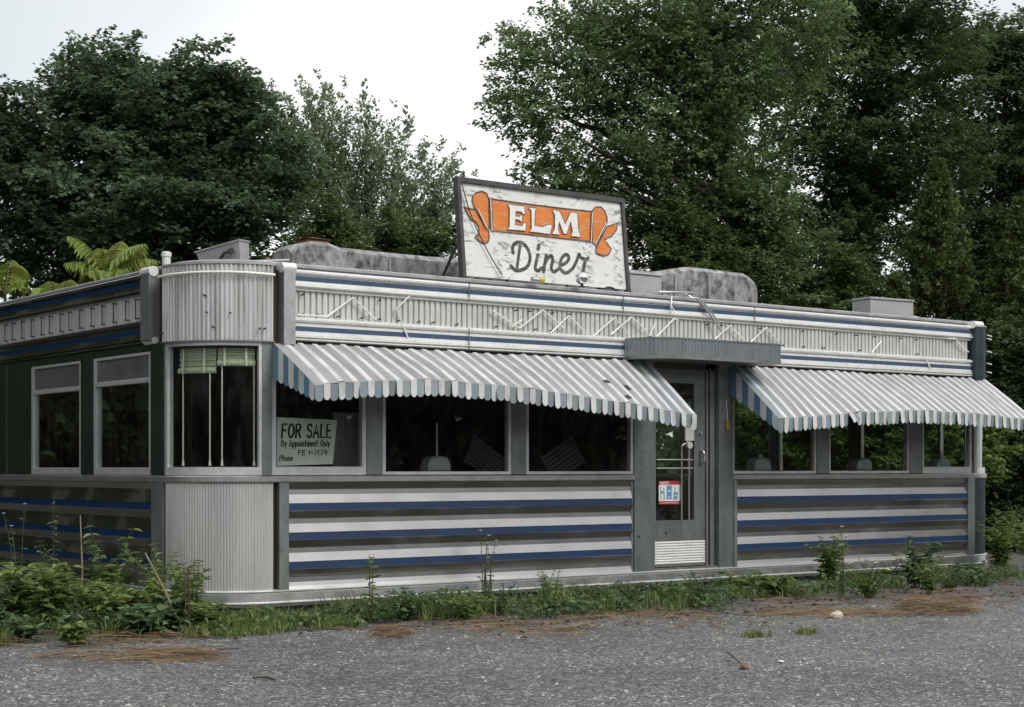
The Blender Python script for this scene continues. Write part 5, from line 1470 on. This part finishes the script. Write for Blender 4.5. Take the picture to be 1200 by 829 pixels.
def tree(name, label, cat, base, lobes, nb, leaf_len, m, seed, trunk_r=.22, fork=.35, blen=1.9, bw=.75, ntw=15, nleaf=13, upsweep=0.0, droop=.25, shell=.62, wratio=.62, group=None, limbs=26, nspread=.55, lopen=0.0, lift=.5):
    """lobes: (centre relative to base, radii) give the crown's envelope. Limbs reach into it from the trunk; every bough ends in
    side twigs lined with leaves, so the crown is a pile of leafy sprays with gaps between them."""
    rng = np.random.default_rng(seed); t = thing(name, label, cat, tuple(base), group=group)
    C = np.array([l[0] for l in lobes], float); RR = np.array([l[1] for l in lobes], float)
    wts = (RR.prod(1)) ** (2 / 3); wts /= wts.sum(); top = (C[:, 2] + RR[:, 2] * .7).max()
    cx, cy = (C[:, 0] * wts).sum(), (C[:, 1] * wts).sum()
    def axis(z):
        f = np.clip(np.asarray(z, float) / top, 0, 1); return np.stack([cx * f ** 1.5, cy * f ** 1.5, np.asarray(z, float)], -1)
    tr = MB(); zs = np.linspace(-.1, top * .9, 9); tr.tube([axis(z) for z in zs], list(trunk_r * (1 - np.linspace(0, .93, 9) ** 1.2)), 9)
    li = rng.choice(len(C), nb, p=wts); dirs = unit_rand(nb, rng); dirs[:, 2] = dirs[:, 2] * .95 + .10; dirs = norm(dirs)
    rad = 1 - (1 - shell) * rng.random(nb) ** 1.3; rad *= 1 + .11 * rng.normal(size=nb)
    bmp = 1 + .12 * np.sin(dirs[:, 0] * 5 + seed) * np.cos(dirs[:, 2] * 6 + seed * 2) + .07 * np.sin(dirs[:, 1] * 11 + dirs[:, 2] * 9)
    T = C[li] + dirs * RR[li] * (rad * bmp)[:, None]
    T = T[T[:, 2] > .3]; nb = len(T)
    hd = np.hypot(T[:, 0] - cx * (T[:, 2] / top), T[:, 1] - cy * (T[:, 2] / top))
    S = axis(np.clip(T[:, 2] - hd * (.55 + .5 * upsweep) - .3, top * fork * .6, top * .85))
    V_ = T - S; Lb = np.linalg.norm(V_, axis=1); fwd = V_ / (Lb[:, None] + 1e-6)
    fwd = norm(fwd + np.array([0, 0, upsweep]) + .6 * unit_rand(nb, rng) * (1 - .6 * min(1, upsweep)))
    bl = np.minimum(blen * rng.uniform(.6, 1.25, nb), Lb + .4)
    for i in rng.permutation(nb)[:limbs]: limb(tr, S[i], T[i] - fwd[i] * bl[i] * .3, trunk_r * .32 * min(1, Lb[i] / 3), .012, rng, 7, .16)
    tr.build('trunk', 'bark', t, 60)
    side = norm(np.cross(fwd, np.array([0, 0, 1.]) + .25 * unit_rand(nb, rng))); upv = np.cross(side, fwd)
    # twigs
    bi = np.repeat(np.arange(nb), ntw); nt_ = len(bi); u = np.tile((np.arange(ntw) + .5) / ntw, nb) + rng.normal(0, .03, nt_)
    sg_ = np.where(np.tile(np.arange(ntw) % 2, nb) > 0, 1., -1.)
    B = T[bi] + fwd[bi] * ((u - .8) * bl[bi])[:, None]; B[:, 2] -= droop * bl[bi] * np.clip(u - .2, 0, 1) ** 2 * .8
    tl = bw * (1.15 - .85 * u) * rng.uniform(.6, 1.2, nt_) * (bl[bi] / blen) ** .5
    tdir = norm(side[bi] * sg_[:, None] + fwd[bi] * (.55 + .5 * u)[:, None] + upv[bi] * rng.normal(.0, lift, nt_)[:, None] + np.array([0, 0, .5 * upsweep]))
    if lopen > 0:
        kp = rng.random(nt_) > lopen; B, tl, tdir, bi = B[kp], tl[kp], tdir[kp], bi[kp]; nt_ = len(bi)
    ti = np.repeat(np.arange(nt_), nleaf); n = len(ti); w = np.tile((np.arange(nleaf) + .6) / nleaf, nt_) + rng.normal(0, .05, n)
    P = B[ti] + tdir[ti] * (w * tl[ti])[:, None] + rng.normal(0, .035, (n, 3)); P[:, 2] -= droop * tl[ti] * w * w * .5
    tw_s = norm(np.cross(tdir, np.array([0, 0, 1.]) + 1e-3)); s2 = np.where(rng.random(n) > .5, 1., -1.)
    Dn = norm(tdir[ti] * .6 + tw_s[ti] * (s2 * .75)[:, None] + unit_rand(n, rng) * .45 + np.array([0, 0, -droop * .8 + .3 * upsweep]))
    Nn = norm(np.array([0, 0, 1.]) + unit_rand(n, rng) * nspread)
    Ln = leaf_len * rng.uniform(.65, 1.2, n); V, FA = kite_leaves(P, Dn, Nn, Ln, Ln * wratio)
    ct = rng.normal(0, .17, nb); tint = np.clip(.5 + ct[bi][ti] + rng.normal(0, .18, n), 0, 1)
    fast_mesh('crown', V, FA, m, tint=tint, parent=t)
    return t


def tpos(px, depth):
    p = at(px, 548.5, depth); return np.array([p[0], p[1], 0.0])


def LB(base, depth, px, py, rpx, rpy, back=0.0, rd=None):
    """lobe: centre at image place px, py and given depth offset, radii in image px"""
    d_ = depth + back; c = at(px, py, d_) - base; s_ = d_ / F
    r_ = rpx * s_; return (tuple(c), (r_, rd if rd else r_, rpy * s_))


# big round maple behind the near end
dp = 33; b = tpos(165, dp)
tree('maple_tree', 'big dark round-crowned maple behind the near end of the diner', 'tree', b,
     [LB(b, dp, 180, 130, 120, 85), LB(b, dp, 90, 160, 100, 90, .5), LB(b, dp, 260, 190, 95, 80, .3), LB(b, dp, 20, 220, 90, 95, -.3), LB(b, dp, 150, 235, 120, 85, -1.2), LB(b, dp, 290, 255, 72, 75, -.6), LB(b, dp, 60, 300, 100, 70, -.5), LB(b, dp, 215, 300, 110, 60, 0), LB(b, dp, 230, 100, 60, 50), LB(b, dp, 120, 90, 60, 48), LB(b, dp, -40, 170, 70, 80), LB(b, dp, 300, 165, 62, 66), LB(b, dp, 250, 115, 62, 56), LB(b, dp, 318, 215, 48, 60)],
     720, .12, 'maple', 1, trunk_r=.28, wratio=.85, shell=.6, blen=1.8, bw=.8)
# upswept ash beyond
dp = 44; b = tpos(430, dp)
tree('ash_tree', 'loose open tree with upswept branches rising behind the roof near the sign', 'tree', b,
     [LB(b, dp, 400, 190, 60, 90), LB(b, dp, 350, 190, 45, 85), LB(b, dp, 455, 195, 55, 72), LB(b, dp, 500, 225, 42, 50), LB(b, dp, 420, 260, 70, 50), LB(b, dp, 480, 265, 50, 40), LB(b, dp, 375, 140, 40, 45), LB(b, dp, 528, 205, 34, 40), LB(b, dp, 520, 245, 42, 40), LB(b, dp, 330, 150, 34, 50)],
     350, .12, 'ash', 2, trunk_r=.16, upsweep=1.1, shell=.2, wratio=.5, blen=2.2, bw=.42, droop=.05, ntw=17, nleaf=9, nspread=.9, lopen=.34)
# bush trees behind the roof
dp = 29; b = tpos(478, dp)
tree('bushy_tree', 'small bushy tree peeping over the tarred roof hump beside the sign', 'tree', b,
     [LB(b, dp, 470, 268, 40, 36), LB(b, dp, 510, 285, 34, 26), LB(b, dp, 440, 300, 40, 34), LB(b, dp, 480, 340, 70, 60)], 100, .10, 'bush', 3, trunk_r=.1, blen=1.0, bw=.45, lopen=.2)
dp = 30; b = tpos(372, dp)
tree('bushy_tree', 'light green small tree between the round maple and the open ash', 'tree', b,
     [LB(b, dp, 372, 250, 28, 34), LB(b, dp, 392, 285, 34, 34), LB(b, dp, 360, 320, 50, 50)], 85, .10, 'bush', 4, trunk_r=.1, blen=1.0, bw=.45, lopen=.2)
# big elm right of the sign
dp = 31; b = tpos(905, dp)
tree('elm_tree', 'large spreading elm with drooping outer branches over the sign', 'tree', b,
     [LB(b, dp, 740, 60, 95, 70), LB(b, dp, 640, 75, 72, 48, -.5), LB(b, dp, 690, 150, 90, 60, -.8), LB(b, dp, 600, 120, 50, 30, -.4), LB(b, dp, 790, 160, 100, 75), LB(b, dp, 720, 225, 85, 48, -.6), LB(b, dp, 640, 205, 42, 26, -.5), LB(b, dp, 850, 80, 100, 90), LB(b, dp, 860, 220, 85, 80), LB(b, dp, 780, 10, 110, 50), LB(b, dp, 690, 20, 70, 38), LB(b, dp, 610, 45, 46, 36, -.2), LB(b, dp, 930, 40, 90, 80, .6), LB(b, dp, 900, -60, 120, 60, .5)],
     620, .095, 'elm', 5, trunk_r=.34, shell=.4, fork=.4, blen=1.5, bw=.62, droop=.3, nleaf=14, limbs=70, nspread=.8, lopen=.24, lift=.7)
dp = 36; b = tpos(1010, dp)
tree('shade_tree', 'tall dark tree filling the sky behind the far half of the roof', 'tree', b,
     [LB(b, dp, 980, 60, 100, 90), LB(b, dp, 1080, 70, 95, 80), LB(b, dp, 1020, 170, 100, 80), LB(b, dp, 940, 200, 80, 85), LB(b, dp, 1000, 270, 110, 70), LB(b, dp, 1040, -20, 120, 60), LB(b, dp, 1100, 190, 80, 80)],
     430, .12, 'deep', 6, trunk_r=.34, shell=.4, fork=.45, blen=2.0, bw=.85)
dp = 39; b = tpos(1160, dp)
tree('shade_tree', 'dark tall tree rising behind the pointed evergreens at the far edge', 'tree', b,
     [LB(b, dp, 1170, 110, 90, 75), LB(b, dp, 1210, 60, 60, 50), LB(b, dp, 1150, 210, 100, 80), LB(b, dp, 1230, 190, 80, 90), LB(b, dp, 1180, 310, 110, 80), LB(b, dp, 1120, 300, 90, 80), LB(b, dp, 1250, 300, 80, 90), LB(b, dp, 1200, 420, 120, 90), LB(b, dp, 1120, 55, 62, 50), LB(b, dp, 1185, 40, 60, 36)],
     540, .125, 'deep', 7, trunk_r=.3, shell=.4, fork=.45, blen=2.0, bw=.85)
# understorey behind the roof
dp = 30; b = tpos(800, dp)
tree('bushy_tree', 'yellow-green bushy small tree right behind the tarred hump beside the sign', 'tree', b,
     [LB(b, dp, 805, 265, 36, 40), LB(b, dp, 770, 290, 36, 34), LB(b, dp, 830, 300, 40, 40), LB(b, dp, 800, 360, 80, 70)], 190, .095, 'bush', 8, trunk_r=.1, blen=.9, bw=.42)
dp = 31; b = tpos(905, dp)
tree('bushy_tree', 'mid-green leafy shrub tree behind the far end of the tarred hump', 'tree', b,
     [LB(b, dp, 880, 250, 60, 60), LB(b, dp, 930, 300, 60, 50), LB(b, dp, 890, 340, 80, 60), LB(b, dp, 860, 420, 100, 70), LB(b, dp, 960, 420, 90, 80)], 300, .105, 'elm', 9, trunk_r=.12, blen=1.3, bw=.6)
dp = 31; b = tpos(985, dp)
tree('bushy_tree', 'round leafy shrub above the small pale roof box', 'tree', b,
     [LB(b, dp, 985, 330, 50, 40), LB(b, dp, 1010, 370, 60, 50), LB(b, dp, 960, 380, 60, 50), LB(b, dp, 1000, 450, 90, 80)], 210, .095, 'bush', 10, trunk_r=.1, blen=.9, bw=.45)


def conifer(name, label, px, top_y, base_w, depth, seed, m='thuja', n_=1500):
    rng = np.random.default_rng(seed); b_ = tpos(px, depth); H = float(at(px, top_y, depth)[2]); r0 = base_w * depth / F / 2
    t = thing(name, label, 'tree', tuple(b_))
    tr = MB(); tr.tube([(0, 0, -.1), (.05, 0, H * .5), (0, 0, H * .93)], [.12, .07, .02], 8)
    for k in range(40):
        f = rng.uniform(.08, .9); a = rng.uniform(0, 6.28); rr_ = r0 * (1 - f) ** .75 * .8; tr.tube([(0, 0, H * f), (rr_ * math.cos(a), rr_ * math.sin(a), H * f + rr_ * .35)], [.03, .008], 5)
    tr.build('trunk', 'bark', t)
    f = rng.random(n_) ** 1.25; a = rng.uniform(0, 6.28, n_)
    lob = 1 + .22 * np.sin(a * 3 + f * 11 + seed) + .16 * np.sin(a * 5 - f * 23) + rng.normal(0, .14, n_)
    rr_ = r0 * ((1 - f) ** .9 + .01) * lob * (1 - .35 * rng.random(n_) ** 2)
    cen = np.stack([rr_ * np.cos(a), rr_ * np.sin(a), f * H * .97 + .05], 1)
    nl = 48; idx = np.repeat(np.arange(n_), nl); n = len(idx); sz_ = (.35 + .65 * (1 - f))
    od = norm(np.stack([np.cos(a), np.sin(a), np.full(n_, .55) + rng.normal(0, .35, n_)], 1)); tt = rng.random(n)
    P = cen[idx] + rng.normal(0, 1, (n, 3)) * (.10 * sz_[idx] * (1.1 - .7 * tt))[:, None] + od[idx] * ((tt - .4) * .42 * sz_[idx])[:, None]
    Dn = norm(od[idx] + 1.0 * unit_rand(n, rng)); Nn = norm(unit_rand(n, rng) + np.array([0, 0, .5]))
    Ln = rng.uniform(.05, .10, n); V, FA = kite_leaves(P, Dn, Nn, Ln, Ln * .6)
    ct = rng.normal(0, .2, n_); fast_mesh('crown', V, FA, m, tint=np.clip(.42 + ct[idx] + .22 * (tt - .5) + rng.normal(0, .15, n), 0, 1), parent=t)  # spray tips tinted lighter as if lit, insides darker


conifer('arborvitae', 'tall pointed arborvitae standing behind the far end of the roof', 1098, 180, 190, 31, 31)
conifer('arborvitae', 'second pointed arborvitae half cut by the frame beyond the far corner', 1196, 228, 170, 30, 32)
conifer('arborvitae', 'low evergreen between the leafy shrub and the tall pointed arborvitae', 1050, 318, 130, 30, 33, n_=800)
# dark shrubs beside and behind the far corner
dp = 28.5; b = tpos(1180, dp)
tree('lilac_bush', 'dark dense shrub filling the gap beyond the far corner', 'shrub', b,
     [LB(b, dp, 1170, 460, 45, 60), LB(b, dp, 1215, 430, 50, 70), LB(b, dp, 1200, 540, 70, 60), LB(b, dp, 1150, 560, 50, 50), LB(b, dp, 1240, 560, 60, 60), LB(b, dp, 1190, 610, 70, 40)], 320, .10, 'deep', 41, trunk_r=.08, blen=1.0, bw=.5)
for i, (px, dd, lab) in enumerate(((1000, 28.2, 'leafy shrub seen through the windows of the far end'), (1078, 27.8, 'tall shrub seen through the far corner windows'))):
    b = tpos(px, dd)
    tree('lilac_bush', lab, 'shrub', b, [LB(b, dd, px, 480, 70, 70), LB(b, dd, px - 50, 520, 60, 60), LB(b, dd, px + 45, 520, 60, 60)], 190, .10, 'bright_bush', 42 + i, trunk_r=.08, blen=1.0, bw=.5)
b = tpos(905, 29.3)
tree('lilac_bush', 'bright leafy shrub seen through the window beside the door', 'shrub', b, [LB(b, 29.3, 905, 500, 50, 50), LB(b, 29.3, 925, 540, 50, 40)], 140, .10, 'bright_bush', 45, trunk_r=.07, blen=.9, bw=.45)


# sumac saplings behind the near side
def frond_plant(px, dep, crown_py, label, fr, seed, name='sumac'):
    rng = np.random.default_rng(seed); b_ = tpos(px, dep); zc = float(at(px, crown_py, dep)[2]); t = thing(name, label, 'sapling', tuple(b_))
    st = MB(); st.tube([(0, 0, -.05), (.05, .03, zc * .5), (0, 0, zc)], [.035, .028, .018], 7)
    P, Dn, Nn, Ln = [], [], [], []
    cen = np.array([0, 0, zc])
    for (tx, ty, dd) in fr:
        tip = at(tx, ty, dep + dd) - b_; v = tip - cen
        pts = [cen + v * f + np.array([0, 0, .22 * np.linalg.norm(v) * math.sin(math.pi * f) * .8]) for f in np.linspace(0, 1, 14)]
        st.tube(pts, list(np.linspace(.010, .003, 14)), 5)
        npair = 14
        for k in range(npair):
            f = .15 + .85 * k / (npair - 1); q = np.array([np.interp(f, np.linspace(0, 1, 14), [p[j] for p in pts]) for j in range(3)])
            i = min(12, int(f * 13)); tg = norm((pts[i + 1] - pts[i])[None])[0]; sd = norm(np.cross(tg, np.array([0, 0, 1.]))[None])[0]
            l_ = .30 * math.sin(math.pi * (.18 + .80 * f)) ** .8 + .03
            for s_ in (-1, 1):
                P.append(q); Dn.append(s_ * sd + tg * .45 + np.array([0, 0, -.55 + rng.normal(0, .08)])); Nn.append(np.array([0, 0, 1.]) + .2 * rng.normal(size=3)); Ln.append(l_ * rng.uniform(.85, 1.1))
    Ln = np.array(Ln); V, FA = broad_leaves(np.array(P), norm(np.array(Dn)), norm(np.array(Nn)), Ln, Ln * .24, .1, .3)
    st.build('stem', 'stem_green', t); fast_mesh('fronds', V, FA, 'frond', tint=np.repeat(np.clip(rng.normal(.5, .25, len(P)), 0, 1), 2), parent=t)


frond_plant(126, 23, 325, 'yellow-green sumac with feathery fronds above the near side fascia', [(80, 277, 0), (76, 309, -.2), (142, 283, .3), (170, 286, -.2), (186, 306, 0), (118, 292, .6), (150, 320, -.4), (100, 320, -.4)], 61)
frond_plant(68, 22.5, 352, 'lower sumac top showing over the side fascia left of the tall one', [(40, 338, 0), (82, 328, .2), (98, 340, 0), (58, 330, .3), (75, 338, -.3)], 62)
frond_plant(6, 22, 345, 'reddish-tipped sumac at the frame edge above the side fascia', [(-15, 325, 0), (14, 305, .2), (30, 328, 0), (0, 315, .3)], 63)

# a far wood closing the view behind the trees and reflected in the panes
def woodland():
    rng = np.random.default_rng(77); Ps, Ds, Ls, T_ = [], [], [], []
    def clump(c, r, n, l):
        d_ = unit_rand(n, rng); P = np.array(c) + d_ * np.array(r) * (1 - .5 * rng.random((n, 1)) ** 1.5); Ps.append(P); Ds.append(norm(d_ + unit_rand(n, rng))); Ls.append(l * rng.uniform(.6, 1.3, n)); T_.append(np.clip(rng.normal(.5, .22) + rng.normal(0, .15, n), 0, 1))
    # low belt behind the diner, under the tree crowns
    for px in range(-60, 1320, 42):
        dd = rng.uniform(48, 60); c = at(px + rng.uniform(-15, 15), 470, dd); lo = 2.2 if 340 < px < 560 else 3.4
        clump((c[0], c[1], lo * .8), (2.4, 2.4, lo), 700, .5)
    # belts beside the lot and across the road, outside the frame
    for k in range(66):
        c = np.array([-8.2 + rng.uniform(-3, 1.0), 3.5 + 30 * rng.random() ** 1.1]); zc = rng.uniform(1.2, 10); clump((c[0] - .12 * zc * (zc > 9), c[1], zc), (2.1, 2.1, 2.1), 1500, .26)
    for k in range(16):
        c = np.array([22 + rng.uniform(-2.5, 4), -15 + 9 * rng.random()]); clump((c[0], c[1], rng.uniform(1, 5)), (2, 2, 2.2), 1300, .26)
    for k in range(60):
        c = np.array([-6 + 6.3 * rng.random(), 11 + 8 * rng.random()]); clump((c[0], c[1], rng.uniform(.8, 11)), (1.9, 1.9, 2), 1500, .24)
    for k in range(84):
        a = math.radians(150 + 198 * k / 83); c = np.array([2 + 46 * math.cos(a), -6 + 44 * math.sin(a)]); clump((c[0], c[1], 4.2 + rng.uniform(-.5, 1)), (4.4, 4.4, 5.2), 2400, .55)
    P, Dn, Ln, T__ = np.concatenate(Ps), np.concatenate(Ds), np.concatenate(Ls), np.concatenate(T_)
    ok = P[:, 2] > 0; P, Dn, Ln, T__ = P[ok], Dn[ok], Ln[ok], T__[ok]
    Nn = norm(np.array([0, 0, 1.]) + unit_rand(len(P), rng)); V, FA = kite_leaves(P, Dn, Nn, Ln, Ln * .7)
    tag(fast_mesh('woodland', V, FA, 'deep', tint=T__), 'dark belt of woods around the lot', None, kind='stuff')


woodland()

# ------------------------------------------------------------------ sky, sun, camera
SUN_EL, SUN_AZ = math.radians(52), None
sun_dir = Vector((.22, -.80, .80)).normalized()
world = bpy.data.worlds.new('World'); scene.world = world; world.use_nodes = True
N, L = world.node_tree.nodes, world.node_tree.links
bg = N['Background']; bg.inputs['Strength'].default_value = .1
sky = N.new('ShaderNodeTexSky'); sky.sky_type = 'NISHITA'; sky.sun_disc = False
sky.sun_elevation = math.asin(sun_dir.z); sky.sun_rotation = math.atan2(sun_dir.x, sun_dir.y)
tc = N.new('ShaderNodeTexCoord')
nrm = N.new('ShaderNodeVectorMath'); nrm.operation = 'NORMALIZE'; L.new(tc.outputs['Generated'], nrm.inputs[0])
dot = N.new('ShaderNodeVectorMath'); dot.operation = 'DOT_PRODUCT'; L.new(nrm.outputs[0], dot.inputs[0])
bright = Vector(ray(660, 190)).normalized(); dot.inputs[1].default_value = bright      # thin spot in the overcast
nz = N.new('ShaderNodeTexNoise'); nz.inputs['Scale'].default_value = 3; nz.inputs['Detail'].default_value = 4; L.new(nrm.outputs[0], nz.inputs['Vector'])
ma = N.new('ShaderNodeMath'); ma.operation = 'MULTIPLY_ADD'; ma.inputs[1].default_value = .03; L.new(nz.outputs['Fac'], ma.inputs[0])
L.new(dot.outputs['Value'], ma.inputs[2])
rc = ramp(N, [(.80, (8.6, 8.85, 8.9)), (.95, (5.9, 6.4, 6.65)), (.985, (7.1, 7.4, 7.5)), (1.0, (9.3, 9.3, 9.2))])
L.new(ma.outputs[0], rc.inputs['Fac'])
mixo = mixc(N, L, .93, sky.outputs['Color'], rc.outputs['Color'])
L.new(mixo, bg.inputs['Color'])
sl = bpy.data.lights.new('sun', 'SUN'); sl.energy = 1.5; sl.angle = math.radians(24); sl.color = (1, .96, .89)
so_ = bpy.data.objects.new('sun', sl); COL.objects.link(so_); so_.rotation_euler = sun_dir.to_track_quat('Z', 'Y').to_euler(); so_.location = (0, -10, 30)

cam = bpy.data.cameras.new('camera'); cam.sensor_width = 36; cam.lens = F * 36 / 1200; cam.shift_y = (HY - 414.5) / 1200; cam.clip_end = 2000; cam.clip_start = .1
co = bpy.data.objects.new('camera', cam); COL.objects.link(co); co.location = tuple(CAM); co.rotation_euler = (math.radians(90), 0, YAW - math.pi / 2)
scene.camera = co
scene.view_settings.view_transform = 'Standard'; scene.view_settings.look = 'None'; scene.view_settings.exposure = 0.35; scene.view_settings.gamma = 1
scene.cycles.max_bounces = 8; scene.cycles.transparent_max_bounces = 16; scene.cycles.use_denoising = True
